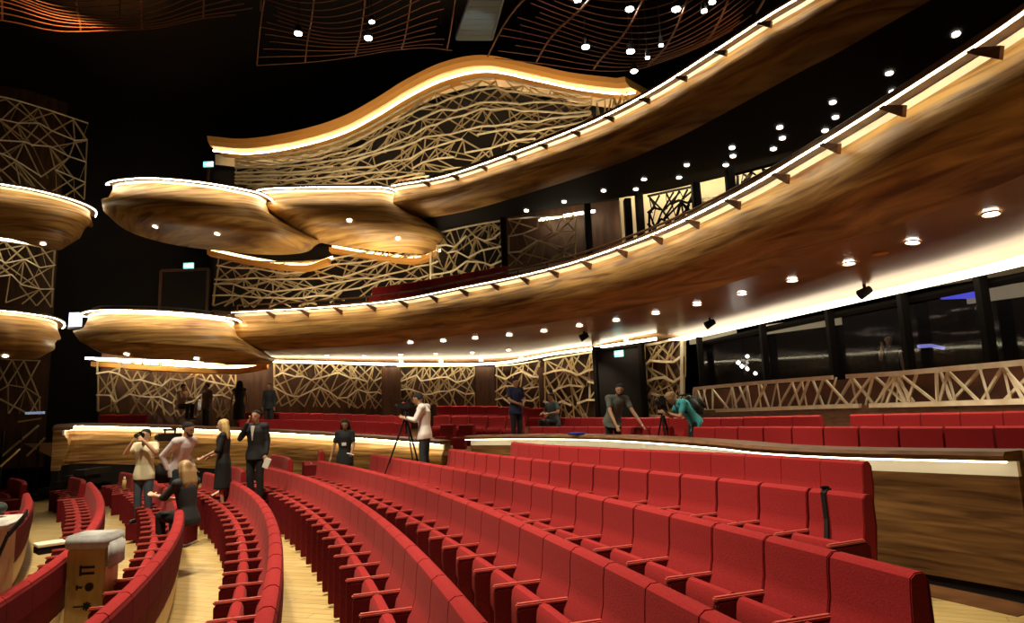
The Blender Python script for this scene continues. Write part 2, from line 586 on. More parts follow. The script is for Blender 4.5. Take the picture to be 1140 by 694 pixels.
# parterre fronts
def low_wall(label, pts, drop, led, fascia=M_WOOD, flare=.1):
    t = thing('parterre_wall', label, 'low wall')
    path = catmull(P3(pts), 70)
    obj('cap', sweep(path, [(-.32, 0), (.18, 0), (.22, -.04), (.20, -.09), (-.32, -.10)]), M_DARKWOOD, t)
    obj('light_strip', sweep(path, [(.0, -.105), (.0, -.25), (-.05, -.25), (-.05, -.105)]), M_BAND, t)
    obj('led_tape', sweep(path, [(.19, -.094), (.19, -.107), (.16, -.107), (.16, -.094)]), led, t)
    obj('panel', sweep(path, [(.0, -.25), (flare * .8, -.36), (flare * 1.3, -.55), (flare * .8, -.8), (-.02, -1.05), (-.06, -1.35), (-.3, -1.35), (-.3, -.1), (-.06, -.1), (-.06, -.25)]), fascia, t, smooth=False)
    obj('plinth', sweep(path, [(-.10, -1.35), (-.10, -drop), (-.28, -drop), (-.28, -1.35)]), M_BLACK, t)
    return t, path


w1, wp1 = low_wall('curved wooden parterre wall behind the near seat rows, at right', [(524,485,17.2),(580,484,16),(650,484,14.4),(717,486,12.6),(800,491,10.6),(860,496,9.2),(940,499.5,8.3),(1040,501,7.4),(1130,502,6.7)], 1.6, M_TAPE1, M_WALNUT, flare=.0)
w2, wp2 = low_wall('curved golden wooden parterre wall behind the standing people, at left', [(72,476,21.5),(80,471.5,22.6),(130,472,22.8),(200,474,22.4),(300,478,21.6),(400,484,20.4),(470,489,19.3),(494,491,18.9)], 2.0, M_TAPE)
# dark brown strip on the aisle floor at the foot of the right wall
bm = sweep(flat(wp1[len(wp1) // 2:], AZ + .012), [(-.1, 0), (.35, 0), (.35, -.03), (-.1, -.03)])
struct('floor_strip', bm, M_DARKWOOD)
# end cheek of the right wall
bm = bmesh.new()
e0 = at_y(1132, 500, 6.68)
box(bm, e0 + Vector((.22, -.12, -.72)), (.34, .5, 1.5), Matrix.Rotation(-.3, 3, 'Z'))
bmesh.ops.bevel(bm, geom=bm.edges[:], offset=.05, segments=3, affect='EDGES')
obj('end_cheek', bm, M_WOOD, w1)

# parterre floor, from the fronts back to the rear wall
a = [Vector((p.x, p.y, 1.0)) for p in resample(wp2[2:] + wp1, 80)]
b = [Vector((p.x, p.y, 1.55)) for p in resample(catmull([Vector((-19, 26, 0))] + BACK0_3, 200), 80)]
struct('floor_parterre', loft([a, b]), M_DARKWOOD)

# rear wall of the parterre (solid to x=775 px, then the glazed booth)
wallpts = catmull(BACK0_3, 260)


def between(pts_px, n):
    return catmull(P3(pts_px), n)


def wall_from_top(top, zbot, name, m, off=0):
    bot = [Vector((p.x, p.y, zbot)) for p in top]
    return struct(name, loft([top, bot], .12), m)


solid = between(BACK0[:8], 80)
solid = [p + Vector((0, .25, .25)) for p in solid]
wall_from_top(solid, .9, 'wall_parterre', M_BROWNWALL)


def cove(name, label, pts, m=M_COVE, h=.16, back=.05):
    t = tag(obj(name, sweep(pts, [(-back, 0), (-back, h), (-back + .06, h), (-back + .06, 0)]), m), label, 'cove light')
    return t


cv = catmull(BACK0_3[:8], 120)
cv = [p + Vector((0, 0, -.10)) for p in cv]
cove('cove_light', 'glowing cove running along the top of the parterre rear wall', [p + n * 1.15 for p, n in zip(cv, normals(cv))], h=.08)

cv2 = catmull(BACK0_3[7:], 100)
tag(obj('cove_light', sweep([p + Vector((0, 0, -.02)) for p in cv2], [(.0, -.10), (.0, -.04), (.55, -.04), (.55, -.07)]), mat('cove_wide', (1, .9, .7), .5, emit=(1, .92, .68), estr=3.5)), 'broad glowing cove above the dark glazing at right', 'cove light')
# glazed booth at the right
gl_top = between([(775,374,21.3),(860,353,18.2),(960,330,15.2),(1060,307,12.8),(1140,288,11.2),(1230,262,9.7),(1400,205,7.7)], 60)
gl_top = [p + Vector((.12, .1, -.28)) for p in gl_top]
M_GLASS = mat('dark_glazing', (.01, .01, .012), .04, spec=.35)
M_GLASS.node_tree.nodes['Principled BSDF'].inputs['Alpha'].default_value = .55
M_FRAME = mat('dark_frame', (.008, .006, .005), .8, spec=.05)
win = struct('window_1', loft([gl_top, [Vector((p.x, p.y, 1.6)) for p in gl_top]]), M_GLASS)
bm = bmesh.new()
bar_pts = gl_top
tube(bm, [p + Vector((0, 0, .0)) for p in bar_pts], .09, 6)
tag(obj('trim_1', bm, M_FRAME), kind='structure')
for (u, v, y) in ((778,374,21.1),(848,357,18.6),(922,340,16.3),(1003,322,14.0),(1090,302,12.1)):
    p = at_y(u, v, y)
    bm = bmesh.new(); box(bm, (p.x, p.y, (p.z + 1.3) / 2), (.16, .16, p.z - 1.3)); obj('mullion', bm, M_FRAME, win)
# the room behind the glass
bt = [p + Vector((2.2, 2.2, .3)) for p in gl_top]
wall_from_top(bt, .8, 'wall_booth', M_BLACK)
for i, (u, v, y, w) in enumerate(((793,376,22.6,2.0),(892,362,18.9,2.4),(1122,325,13.4,1.5))):
    bm = bmesh.new(); c = at_y(u, v, y); box(bm, c, (w, .08, .28), Matrix.Rotation(-1.0, 3, 'Z'))
    tag(obj('wall_washer_light', bm, mat('washer', (.8, .7, .5), .5, emit=(1, .8, .5), estr=.28)), ['dim warm light strip behind the leftmost glass pane', 'dim warm light strip behind the second glass pane', 'dim warm light strip behind the rightmost glass pane'][i], 'light')
bm = bmesh.new(); box(bm, at_y(1068, 329, 13.6), (.75, .06, .14))
tag(obj('blue_light_panel', bm, mat('blue_lamp', (.1, .1, .8), .5, emit=(.12, .12, 1), estr=1.2)), 'small blue light glowing high behind the glass', 'light')
bm = bmesh.new(); tube(bm, [at_y(1022, 386, 14.6), at_y(1036, 385, 14.6), at_y(1051, 388, 14.6)], .04)
tag(obj('neon_tube', bm, mat('blue_tube', (.3, .3, .9), .5, emit=(.35, .35, 1), estr=1.0)), 'short blue glowing tube low behind the glass', 'light')
bm = bmesh.new(); bmesh.ops.create_icosphere(bm, subdivisions=2, radius=.06, matrix=Matrix.Translation(at_y(1106, 382, 12.8)))
tag(obj('indicator_light', bm, mat('green_lamp', (.3, .8, .1), .5, emit=(.4, 1, .05), estr=1.5), smooth=True), 'yellow green indicator light behind the glass', 'light')
for i, (u, v) in enumerate(((832,397),(822,404),(826,408),(832,411),(841,416))):
    bm = bmesh.new(); bmesh.ops.create_icosphere(bm, subdivisions=1, radius=.055, matrix=Matrix.Translation(at_y(u, v, 19.6)))
    tag(obj('bulb', bm, M_DOT, smooth=True), 'small white bulb in the curved string behind the left glass pane', 'lamp', 'curved string of bulbs behind the glass')

# door in the rear wall
D0 = at_y(666, 391, 24.6); D1 = at_y(717, 385, 23.2)
dd = (D1 - D0); dd.z = 0; dn = Vector((dd.y, -dd.x, 0)).normalized()
ang = math.atan2(dd.y, dd.x)
dz = (D0.z + D1.z) / 2
door = tag(link('door_1', None), kind='structure')
cen = (D0 + D1) / 2
bm = bmesh.new(); box(bm, Vector((cen.x, cen.y, (dz + 1.0) / 2)) + dn * .1, (dd.length, .1, dz - 1.0), Matrix.Rotation(ang, 3, 'Z')); obj('door_leaf', bm, M_BLACK, door)
bm = bmesh.new()
for e in (D0, D1): box(bm, Vector((e.x, e.y, (dz + 1.0) / 2)) + dn * .18, (.14, .2, dz - 1.0), Matrix.Rotation(ang, 3, 'Z'))
box(bm, Vector((cen.x, cen.y, dz + .06)) + dn * .18, (dd.length + .14, .2, .14), Matrix.Rotation(ang, 3, 'Z'))
obj('door_frame', bm, M_FRAME, door)

M_EXIT = mat('exit_face', (.3, .9, .8), .4, emit=(.25, .95, .80), estr=1.3)
M_EXITW = mat('exit_pictogram', (.9, 1, 1), .4, emit=(.9, 1, 1), estr=2.2)


def exit_sign(u, v, y, label, w=.42, h=.24, ang=0):
    c = at_y(u, v, y)
    t = thing('exit_sign', label, 'exit sign', c, ang)
    bm = bmesh.new(); box(bm, (0, 0, 0), (w, .05, h)); obj('housing', bm, M_EXIT, t)
    bm = bmesh.new()
    # arrow
    box(bm, (-w * .26, -.03, 0), (w * .22, .012, h * .16)); box(bm, (-w * .33, -.03, h * .08), (h * .3, .012, h * .13), Matrix.Rotation(-.8, 3, 'Y')); box(bm, (-w * .33, -.03, -h * .08), (h * .3, .012, h * .13), Matrix.Rotation(.8, 3, 'Y'))
    # running figure
    x = w * .08
    bmesh.ops.create_icosphere(bm, subdivisions=1, radius=h * .09, matrix=Matrix.Translation((x + .01, -.03, h * .30)))
    for a, b in (((x, .16), (x - .03, -.02)), ((x, .12), (x + .06, .04)), ((x, .12), (x - .07, .08)), ((x - .03, -.02), (x + .03, -.2)), ((x - .03, -.02), (x - .08, -.18))):
        bar(bm, (a[0], -.03, a[1] * h * 1.6), (b[0], -.03, b[1] * h * 1.6), .018)
    box(bm, (w * .36, -.03, 0), (w * .16, .012, h * .8))
    obj('pictogram', bm, M_EXITW, t)


exit_sign(689, 394, 23.4, 'green lit exit sign above the door at the rear of the parterre', .36, .22, ang)
exit_sign(232, 183, 26, 'green lit exit sign on the dark wall above the upper box', .4, .22)
exit_sign(210, 296, 26, 'green lit exit sign on the dark wall between the upper and lower boxes', .4, .22)

# dark side wall beside the stage opening, with doorways
top = P3([(-260, -150, 24), (-60, -110, 27), (100, -80, 28.5), (235, -40, 29), (420, -20, 29.5), (600, 10, 29)])
wall_from_top(catmull(top, 40), .5, 'wall_side', M_BLACK)
for i, (u, v, y, w, h) in enumerate(((205, 345, 27.6, 2.0, 3.4), (245, 215, 27.9, 1.0, 2.6))):
    c = at_y(u, v, y)
    d = tag(link('door_%d' % (i + 2), None), kind='structure'); d.location = c
    bm = bmesh.new(); box(bm, (0, 0, 0), (w, .1, h)); obj('door_leaf', bm, M_BLACK, d)
    bm = bmesh.new()
    box(bm, (-w / 2, 0, 0), (.12, .2, h)); box(bm, (w / 2, 0, 0), (.12, .2, h)); box(bm, (0, 0, h / 2), (w, .2, .12)); obj('door_frame', bm, M_BROWNWALL, d)

# ------------------------------------------------------------------ lattice screens
def lattice(label, top, bot, nx, rows, seed, w=.07, m=M_LAT, wavy=.35, struts=1.0, frame=False, depth=.10, group=None, lines=True, strut=None):
    w *= .68; depth *= .5
    rnd = random.Random(seed)
    n = 60
    T = catmull(P3(top), n); B = catmull(P3(bot), n)

    def S(s, h, o=0):
        x = min(1, max(0, s)) * (n - 1); i = min(n - 2, int(x)); f = x - i
        p = B[i].lerp(B[i + 1], f).lerp(T[i].lerp(T[i + 1], f), h)
        tg = (T[i + 1] - T[i]); nn = Vector((tg.y, -tg.x, 0)).normalized()
        return p + nn * o
    bm = bmesh.new()
    grid = []
    for r in range(rows + 1):
        line = []
        h0 = r / rows
        ph = rnd.random() * 6.3; k = rnd.uniform(1.2, 2.6)
        for c in range(nx + 1):
            s = (c + (0 if c in (0, nx) else rnd.uniform(-.3, .3))) / nx
            hh = h0
            if 0 < r < rows: hh += (math.sin(s * 6.3 * k + ph) * wavy * .6 + rnd.uniform(-.2, .2)) / rows
            line.append((s, hh))
        grid.append(line)
    nf0 = 0
    if lines:
        w = w * 1.0
        for r in range(rows + 1):
            if r == 0 and not frame: continue
            for c in range(nx):
                if rnd.random() < .04: continue
                bar(bm, S(*grid[r][c], .06), S(*grid[r][c + 1], .06), w, w * 1.15)
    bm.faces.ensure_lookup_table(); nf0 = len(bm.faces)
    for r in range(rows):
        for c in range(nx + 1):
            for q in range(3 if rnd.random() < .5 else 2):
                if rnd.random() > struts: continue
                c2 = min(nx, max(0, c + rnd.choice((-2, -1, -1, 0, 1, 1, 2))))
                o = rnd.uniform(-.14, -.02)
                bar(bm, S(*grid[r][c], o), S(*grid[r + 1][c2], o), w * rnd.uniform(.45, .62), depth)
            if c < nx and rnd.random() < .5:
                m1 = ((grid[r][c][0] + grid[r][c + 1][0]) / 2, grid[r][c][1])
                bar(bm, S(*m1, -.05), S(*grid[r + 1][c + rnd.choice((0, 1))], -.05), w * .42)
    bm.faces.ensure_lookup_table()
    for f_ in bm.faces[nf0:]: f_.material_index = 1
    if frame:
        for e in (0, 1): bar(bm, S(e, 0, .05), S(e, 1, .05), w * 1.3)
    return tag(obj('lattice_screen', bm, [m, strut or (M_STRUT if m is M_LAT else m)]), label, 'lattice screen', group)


# parterre rear wall
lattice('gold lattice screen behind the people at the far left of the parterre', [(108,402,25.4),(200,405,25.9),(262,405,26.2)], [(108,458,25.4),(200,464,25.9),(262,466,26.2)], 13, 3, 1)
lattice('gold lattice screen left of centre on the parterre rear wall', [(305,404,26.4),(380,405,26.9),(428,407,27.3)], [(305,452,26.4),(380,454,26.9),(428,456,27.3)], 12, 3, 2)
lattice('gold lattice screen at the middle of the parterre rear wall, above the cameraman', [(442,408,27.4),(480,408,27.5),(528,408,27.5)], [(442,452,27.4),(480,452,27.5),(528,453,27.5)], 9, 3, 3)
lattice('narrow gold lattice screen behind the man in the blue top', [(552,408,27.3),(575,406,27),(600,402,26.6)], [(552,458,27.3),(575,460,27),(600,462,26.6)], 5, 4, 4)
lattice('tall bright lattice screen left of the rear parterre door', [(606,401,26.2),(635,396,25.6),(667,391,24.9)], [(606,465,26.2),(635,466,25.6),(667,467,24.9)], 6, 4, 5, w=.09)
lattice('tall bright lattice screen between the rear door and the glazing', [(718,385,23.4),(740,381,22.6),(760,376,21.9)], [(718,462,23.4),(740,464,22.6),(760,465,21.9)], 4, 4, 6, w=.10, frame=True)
# balustrade in front of the glazing
lattice('low lattice balustrade running in front of the dark glazing', [(775,433,20.5),(840,427,18),(920,421,15.6),(1000,416,13.5),(1070,410,12),(1140,404,10.6),(1230,395,9.2)],
        [(775,458,20.5),(840,456,18),(920,453,15.6),(1000,451,13.5),(1070,449,12),(1140,447,10.6),(1230,444,9.2)], 30, 1, 7, w=.12, frame=True, wavy=0, struts=.62, strut=M_LAT)
bm = sweep(between([(770,457,20.6),(840,456,18.1),(920,453,15.7),(1000,451,13.6),(1070,449,12.1),(1140,447,10.7),(1230,444,9.3)], 40), [(-.1, 0), (.1, 0), (.1, -1.0), (-.1, -1.0)])
bal = thing('balustrade', 'dark red-brown balustrade wall behind the rearmost seats, under the glazing', 'low wall')
(obj('board', sweep(between([(770,436,20.9),(840,430,18.4),(920,424,16),(1000,419,13.9),(1070,413,12.4),(1140,407,11),(1230,398,9.6)], 40), [(-.06, 0), (-.02, 0), (-.02, -1.3), (-.06, -1.3)]), noisy(mat('red_brown_board', (.2, .05, .02), .5), (.10, .03, .012), (.22, .07, .025), nscale=2), bal))
obj('plinth', bm, M_DARKWOOD, bal)
# brown felt pilasters between screens
for i, (u, y) in enumerate(((435, 27.2), (540, 27.3), (603, 26.3))):
    p = at_y(u, 409, y)
    bm = bmesh.new(); box(bm, (p.x, p.y + .1, (p.z + 1.2) / 2), (.75 if i < 2 else .25, .3, p.z - 1.2))
    tag(obj('pilaster', bm, M_BROWNWALL), ['dark brown pilaster left of the middle lattice screen', 'dark brown pilaster right of the middle lattice screen', 'slim brown pilaster beside the tall lattice screen'][i], 'pilaster')
# first balcony back wall
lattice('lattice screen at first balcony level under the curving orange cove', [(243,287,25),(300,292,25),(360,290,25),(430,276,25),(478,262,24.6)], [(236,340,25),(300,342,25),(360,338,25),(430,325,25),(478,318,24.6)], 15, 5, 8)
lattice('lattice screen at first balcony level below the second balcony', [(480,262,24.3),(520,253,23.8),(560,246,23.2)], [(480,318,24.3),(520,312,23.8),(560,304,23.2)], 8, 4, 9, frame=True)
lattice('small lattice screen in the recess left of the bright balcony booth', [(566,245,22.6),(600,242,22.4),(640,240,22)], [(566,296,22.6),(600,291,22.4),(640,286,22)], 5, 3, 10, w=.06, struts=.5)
lattice('dark lattice screen in front of the first glowing booth opening', [(722,219,19.9),(750,213,19.4),(775,208,19)], [(722,268,19.9),(750,262,19.4),(775,252,19)], 6, 3, 11, w=.08, m=M_FRAME)  # backlit silhouette put into a near-black lattice colour
lattice('dark lattice screen in front of the second glowing booth opening', [(820,195,18.2),(850,187,17.6),(876,180,17.2)], [(820,238,18.2),(850,228,17.6),(876,218,17.2)], 6, 3, 12, w=.08, m=M_FRAME)  # silhouette against the lit wall put into the colour
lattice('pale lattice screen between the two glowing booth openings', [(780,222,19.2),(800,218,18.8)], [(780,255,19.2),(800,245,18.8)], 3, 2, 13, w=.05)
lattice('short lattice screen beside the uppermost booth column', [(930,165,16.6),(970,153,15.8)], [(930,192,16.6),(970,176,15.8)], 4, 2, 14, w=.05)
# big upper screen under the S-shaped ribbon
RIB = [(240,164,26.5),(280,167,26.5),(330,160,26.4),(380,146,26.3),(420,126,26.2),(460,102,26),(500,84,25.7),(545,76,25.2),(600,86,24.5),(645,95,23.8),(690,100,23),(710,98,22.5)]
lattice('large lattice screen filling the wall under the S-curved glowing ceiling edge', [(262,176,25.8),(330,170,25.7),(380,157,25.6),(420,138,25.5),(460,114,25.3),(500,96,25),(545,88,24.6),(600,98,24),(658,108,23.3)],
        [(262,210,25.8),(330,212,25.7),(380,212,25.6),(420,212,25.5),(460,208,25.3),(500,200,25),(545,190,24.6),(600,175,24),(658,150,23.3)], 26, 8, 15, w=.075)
lattice('low lattice parapet right of the large upper screen', [(664,114,22.8),(700,104,22.4)], [(664,140,22.8),(700,122,22.4)], 7, 1, 16, w=.05)
# far left
M_LATDIM = noisy(mat('unlit_lattice', (.35, .25, .13), .5), (.28, .19, .09), (.45, .33, .18), nscale=3)  # darker copy of the lattice material, shade put into its colour
lattice('dim lattice screen high at the far left beside the stage', [(-60,100,24),(0,108,25),(50,122,26),(98,138,27)], [(-60,200,24),(0,206,25),(50,214,26),(94,222,27)], 8, 4, 17, w=.06)
lattice('dim lattice screen at the far left between the two side boxes', [(-50,262,24),(0,268,25),(62,278,26.5)], [(-50,332,24),(0,336,25),(58,342,26.5)], 6, 3, 18, w=.06)
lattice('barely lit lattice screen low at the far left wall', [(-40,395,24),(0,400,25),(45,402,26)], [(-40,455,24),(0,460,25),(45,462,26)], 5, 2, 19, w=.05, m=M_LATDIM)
for i, (pts, z) in enumerate((([(-260,90,26),(0,96,27.6),(104,128,28.8)], 2.0),)):
    wall_from_top(catmull(P3(pts), 10), .5, 'wall_left', M_BROWNWALL)

# wall behind lattices at the first balcony level and the upper level
wt = catmull(P3([(240,278,26.2),(300,278,26.2),(360,276,26.2),(430,268,26),(480,254,25.2),(560,240,24.2)]), 40)
wall_from_top(wt, 4.9, 'wall_balcony', M_BLACK)
wt = catmull(P3([(562,243,23.6),(640,230,22.8),(690,224,22)]), 10)
wall_from_top([p + Vector((0, 0, -.0)) for p in wt], 4.9, 'wall_recess', M_BROWNWALL)
for i, (u, v0, v1, y) in enumerate(((561,236,305,22.9),(655,228,290,21.4),(700,222,285,20.6),(713,216,280,20.2),(814,188,242,18.2),(776,204,256,18.9),(877,178,225,17.1),(912,160,205,16.4))):
    a = at_y(u, v0, y); b = at_y(u, v1, y)
    bm = bmesh.new(); box(bm, (a + b) / 2, (.22, .3, abs(a.z - b.z))); bmesh.ops.bevel(bm, geom=bm.edges[:], offset=.02, segments=1, affect='EDGES')
    tag(obj('booth_column', bm, M_BLACK), ['dark column at the right end of the balcony lattice', 'dark column left of the recessed balcony door', 'dark column right of the recessed balcony door', 'dark column left of the first glowing opening', 'dark column left of the second glowing opening', 'slim dark column right of the first glowing opening', 'slim dark column beside the person on the balcony', 'uppermost dark column behind the first balcony rail'][i], 'column')
# glowing walls of the booths behind the first balcony: lit plaster under a cove
M_PLASTER = mat('cream_plaster', (.72, .58, .36), .7)
wt = catmull(P3([(690,216,23),(760,206,22),(850,184,20.4),(900,168,19.4),(1000,138,17.6),(1140,88,15.2),(1300,20,13.5)]), 40)
wall_from_top(wt, 5.0, 'wall_booths', M_PLASTER)
wt2 = [p + Vector((0, 0, .0)) + n * .7 for p, n in zip(wt, normals(wt))]
cove('cove_light', 'glowing cove above the booth openings behind the first balcony', [p + Vector((0, 0, -.25)) for p in wt2], M_COVE, .1)
wt = catmull(P3([(600,243,22.6),(630,238,22.2),(662,233,21.8)]), 10)
cove('cove_light', 'short glowing cove under the second balcony beside the recessed door', [p + Vector((0, 0, -.1)) for p in wt], M_COVE, .08)

# S-curved ribbon: lit fascia, glowing recess
rb = catmull(P3(RIB), 120)
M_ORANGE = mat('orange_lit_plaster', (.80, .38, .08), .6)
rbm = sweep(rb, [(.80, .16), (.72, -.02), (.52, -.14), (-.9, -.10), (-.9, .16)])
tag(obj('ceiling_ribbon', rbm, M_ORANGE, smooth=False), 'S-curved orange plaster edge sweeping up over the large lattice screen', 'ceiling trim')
cove('cove_light', 'glowing cove following the S-curve above the large lattice screen', [p + Vector((0, 0, -.26)) + n * .22 for p, n in zip(rb, normals(rb))], M_COVE, .06)
up = catmull(P3([(p[0], p[1] + 3, p[2] + 1.4) for p in RIB]), 60)
wall_from_top(up, 8.6, 'wall_upper', M_BLACK)
gl = catmull(P3([(p[0], p[1] + 8, p[2] + .9) for p in RIB]), 60)
struct('trim_2', loft([gl, [p + Vector((0, .05, -.45)) for p in gl]], .05), M_PLASTER)


for i, pts in enumerate(([(560,302,22.2),(600,296,21.8),(640,290,21.4),(660,287,21.2)], [(690,281,19.6),(722,272,19),(760,262,18.2)])):
    pth = catmull(P3(pts), 24)
    t = thing('booth_ledge', ['cream-topped ledge before the recessed balcony door', 'cream-topped ledge left of the glowing booth openings'][i], 'ledge')
    obj('ledge_top', sweep(pth, [(-.2, .0), (.1, 0), (.1, -.16), (-.2, -.16)]), M_BAND, t)
    obj('ledge_front', sweep(pth, [(-.15, -.16), (.05, -.16), (.05, -.8), (-.15, -.8)]), M_WOOD, t)
lamp('recess_light', 'SPOT', at_y(612, 262, 21.5) + Vector((0, -.6, 1.4)), 60, at_y(615, 280, 22.4), .1, (1, .72, .42), 90, .8)

# ------------------------------------------------------------------ box pods
def pod(label, rim, belly, bot, led, under=None, group=None):
    t = thing('theatre_box', label, 'theatre box', group=group)
    n = 60
    R = ctrl_sample(P3(rim), n); Bl = ctrl_sample(P3(belly), n); Bo = ctrl_sample(P3(bot), n)
    path = R
    obj('cap', sweep(path, [(-.25, 0), (.25, 0), (.25, -.05), (-.25, -.06)]), M_DARKWOOD, t)
    obj('light_strip', sweep(path, [(.01, -.065), (.01, -.16), (-.04, -.16), (-.04, -.065)]), M_BAND, t)
    obj('led_tape', sweep(path, [(.235, -.056), (.235, -.07), (.205, -.07), (.205, -.056)]), led, t)
    s0 = [p + Vector((0, 0, -.16)) for p in R]
    N = normals(R)
    m0 = [a + nn * .05 + Vector((0, 0, -.14)) for a, nn in zip(s0, N)]
    m1 = [a + nn * .13 + Vector((0, 0, -.36)) for a, nn in zip(s0, N)]
    m2 = [a.lerp(b, .5) + nn * .22 for a, b, nn in zip(Bl, Bo, N)]
    Bl = [a + nn * .10 for a, nn in zip(Bl, N)]
    fo = obj('shell', loft([s0, m0, m1, Bl, m2, Bo]), M_WOOD, t, smooth=True)
    c = Vector((0, 0, 0))
    for p in Bo: c += p
    c /= len(Bo)
    inner = [p.lerp(c, .35) for p in Bo]
    un = obj('underside', loft([Bo, inner, [c] * n]), M_SOFFIT, t, smooth=True)
    d0 = [p + Vector((0, 0, -.7)) for p in offset_path(R, -.2)]
    cd = Vector((0, 0, 0))
    for p in d0: cd += p
    cd /= n
    obj('deck', loft([d0, [cd] * n]), M_DARKWOOD, t)
    bm = bmesh.new()
    r1 = offset_path(R, -.08)
    tube(bm, [p + Vector((0, 0, .12)) for p in r1], .02, 6)
    for p in r1[::8]: bar(bm, p, p + Vector((0, 0, .12)), .02)
    obj('guard_rail', bm, M_STEEL, t)
    return t, soffit_bvh(fo), soffit_bvh(un)


pA = pod('lower rounded box with a brightly lit front, left of the first balcony',
    [(122,352,23.5),(99,350,22),(112,345,21),(160,345,20.6),(210,348,20.6),(250,353,21),(260,357,22),(262,360,23.5)],
    [(100,368,23.5),(86,368,22.2),(94,374,21),(150,380,20.2),(210,384,20.2),(258,388,20.6),(285,394,22),(300,398,23.5)],
    [(118,392,24),(108,390,22.8),(118,394,21.8),(160,399,21.6),(220,403,21.8),(270,407,22.2),(298,406,23.2),(306,402,24.4)], M_TAPE3)
pB = pod('upper left rounded box with a brightly lit wooden front',
    [(150,199,24.5),(127,205,23),(137,201,21.8),(175,199,21),(230,204,20.8),(278,213,21),(294,220,22),(297,225,23.5)],
    [(150,218,24.5),(119,221,23),(124,228,21.6),(175,233,20.5),(230,238,20.4),(290,250,20.8),(330,263,22.2),(352,268,23.6)],
    [(155,250,25.5),(128,246,24.2),(148,260,23.4),(190,272,23),(240,279,23),(300,284,23.3),(340,281,24.2),(352,272,25.4)], M_TAPE3)
pC = pod('upper rounded box with a lit front between the left box and the second balcony',
    [(302,214,24.4),(292,212,23.4),(310,210,22.6),(370,209,22.4),(420,209,22.6),(434,211,23),(440,214,23.6),(441,218,24.6)],
    [(302,230,24.4),(294,230,23.2),(312,233,22.2),(370,237,21.9),(428,240,22.2),(462,246,22.8),(485,256,23.6),(490,262,24.6)],
    [(335,258,25.4),(335,262,24.4),(360,271,23.8),(400,277,23.6),(440,281,23.6),(470,283,24),(486,278,24.6),(491,268,25.4)], M_TAPE3)
pD = pod('dim side box high at the far left edge beside the stage',
    [(-60,193,20.5),(0,205,21.4),(30,210,21.8),(60,217,22.3),(85,225,23),(97,231,23.8),(100,235,24.6),(99,239,25.6)],
    [(-60,226,20.2),(0,237,21),(30,243,21.4),(60,249,22),(80,254,22.8),(90,255,23.6),(92,252,24.6),(90,250,25.6)],
    [(-60,255,21.5),(0,264,22.4),(25,270,22.8),(48,276,23.2),(62,279,23.8),(70,277,24.6),(74,270,25.4),(74,262,26.2)], M_TAPE)
pE = pod('dim side box lower at the far left edge beside the stage',
    [(-60,338,20),(0,345,20.8),(20,347,21.2),(40,350,21.6),(54,353,22.2),(62,357,22.9),(64,361,23.7),(62,364,24.8)],
    [(-60,370,19.8),(0,376,20.5),(20,380,21),(38,384,21.5),(50,385,22.2),(56,384,22.9),(57,380,23.9),(55,376,25)],
    [(-60,392,21),(0,397,21.6),(15,399,22),(30,400,22.5),(42,399,23.1),(48,395,23.9),(50,390,24.8),(48,384,25.8)], M_TAPE)

for i, pts in enumerate(([(235,279,25.2),(270,287,25.2),(310,294,25.1),(345,296,25),(370,288,24.8)], [(370,276,25.4),(420,284,25.2),(465,288,24.9),(490,280,24.6)], [(108,402,26),(200,408,25.9),(262,410,25.9),(300,404,26)])):
    path = catmull(P3(pts), 40)
    cove('cove_light', ['curving orange cove glowing under the upper left box', 'curving cove glowing under the middle upper box', 'glowing cove under the lower left box'][i], path, mat('warm_cove', (1, .8, .5), .5, emit=(1, .66, .28), estr=6) if i < 2 else M_COVE, .1)
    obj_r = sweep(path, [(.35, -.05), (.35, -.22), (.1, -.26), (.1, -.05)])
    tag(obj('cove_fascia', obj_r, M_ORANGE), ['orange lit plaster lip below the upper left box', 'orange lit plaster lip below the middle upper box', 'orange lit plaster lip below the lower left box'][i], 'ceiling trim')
for i, (u0, v0, u1, v1, y) in enumerate(((-40, 262, 66, 276, 24.6), (-40, 398, 40, 402, 24.2))):
    if i == 0:
        cove('cove_light', 'glowing cove under the far left upper side box', catmull([at_y(u0, v0, y - 1), at_y(u1, v1, y + .6)], 12), M_COVE, .08)

# ------------------------------------------------------------------ downlights
def make_dot():
    t = link('downlight', None)
    bm = bmesh.new(); cyl(bm, (0, 0, -.015), .085, .02, 20); obj('lens', bm, M_DOT, t)
    bm = bmesh.new()
    bmesh.ops.create_circle(bm, segments=20, radius=.11, cap_ends=False)
    r = bmesh.ops.extrude_edge_only(bm, edges=bm.edges[:])
    bmesh.ops.translate(bm, vec=(0, 0, -.03), verts=[v for v in r['geom'] if isinstance(v, bmesh.types.BMVert)])
    obj('trim_ring', bm, M_RING, t)
    return t


dot0 = make_dot(); used = [False]


def copy_thing(root, loc, rz=0, label=None, cat=None, group=None, euler=None):
    r = root.copy(); COL.objects.link(r)
    r.location = loc; r.rotation_euler = euler if euler else (0, 0, rz)
    for k_ in ('label', 'category', 'group'):
        if k_ in r: del r[k_]
    tag(r, label, cat, group)
    for ch in root.children:
        c = ch.copy(); COL.objects.link(c); c.parent = r
        for g in ch.children:
            d = g.copy(); COL.objects.link(d); d.parent = c
    return r


def downlights(pts, bvhs, label, group, s=1.0):
    for u, v in pts:
        d = ray(u, v)
        best = None
        for b in bvhs:
            h = b.ray_cast(Vector((0, 0, EYE)), d)
            if h[0] is not None and (best is None or h[3] < best[3]): best = h
        if best is None: continue
        n = best[1]
        if n.z > 0: n = -n
        q = (-n).to_track_quat('Z', 'Y').to_euler()
        r = copy_thing(dot0, best[0] + n * .012, 0, label, 'downlight', group, euler=q)
        r.scale = (s, s, s)


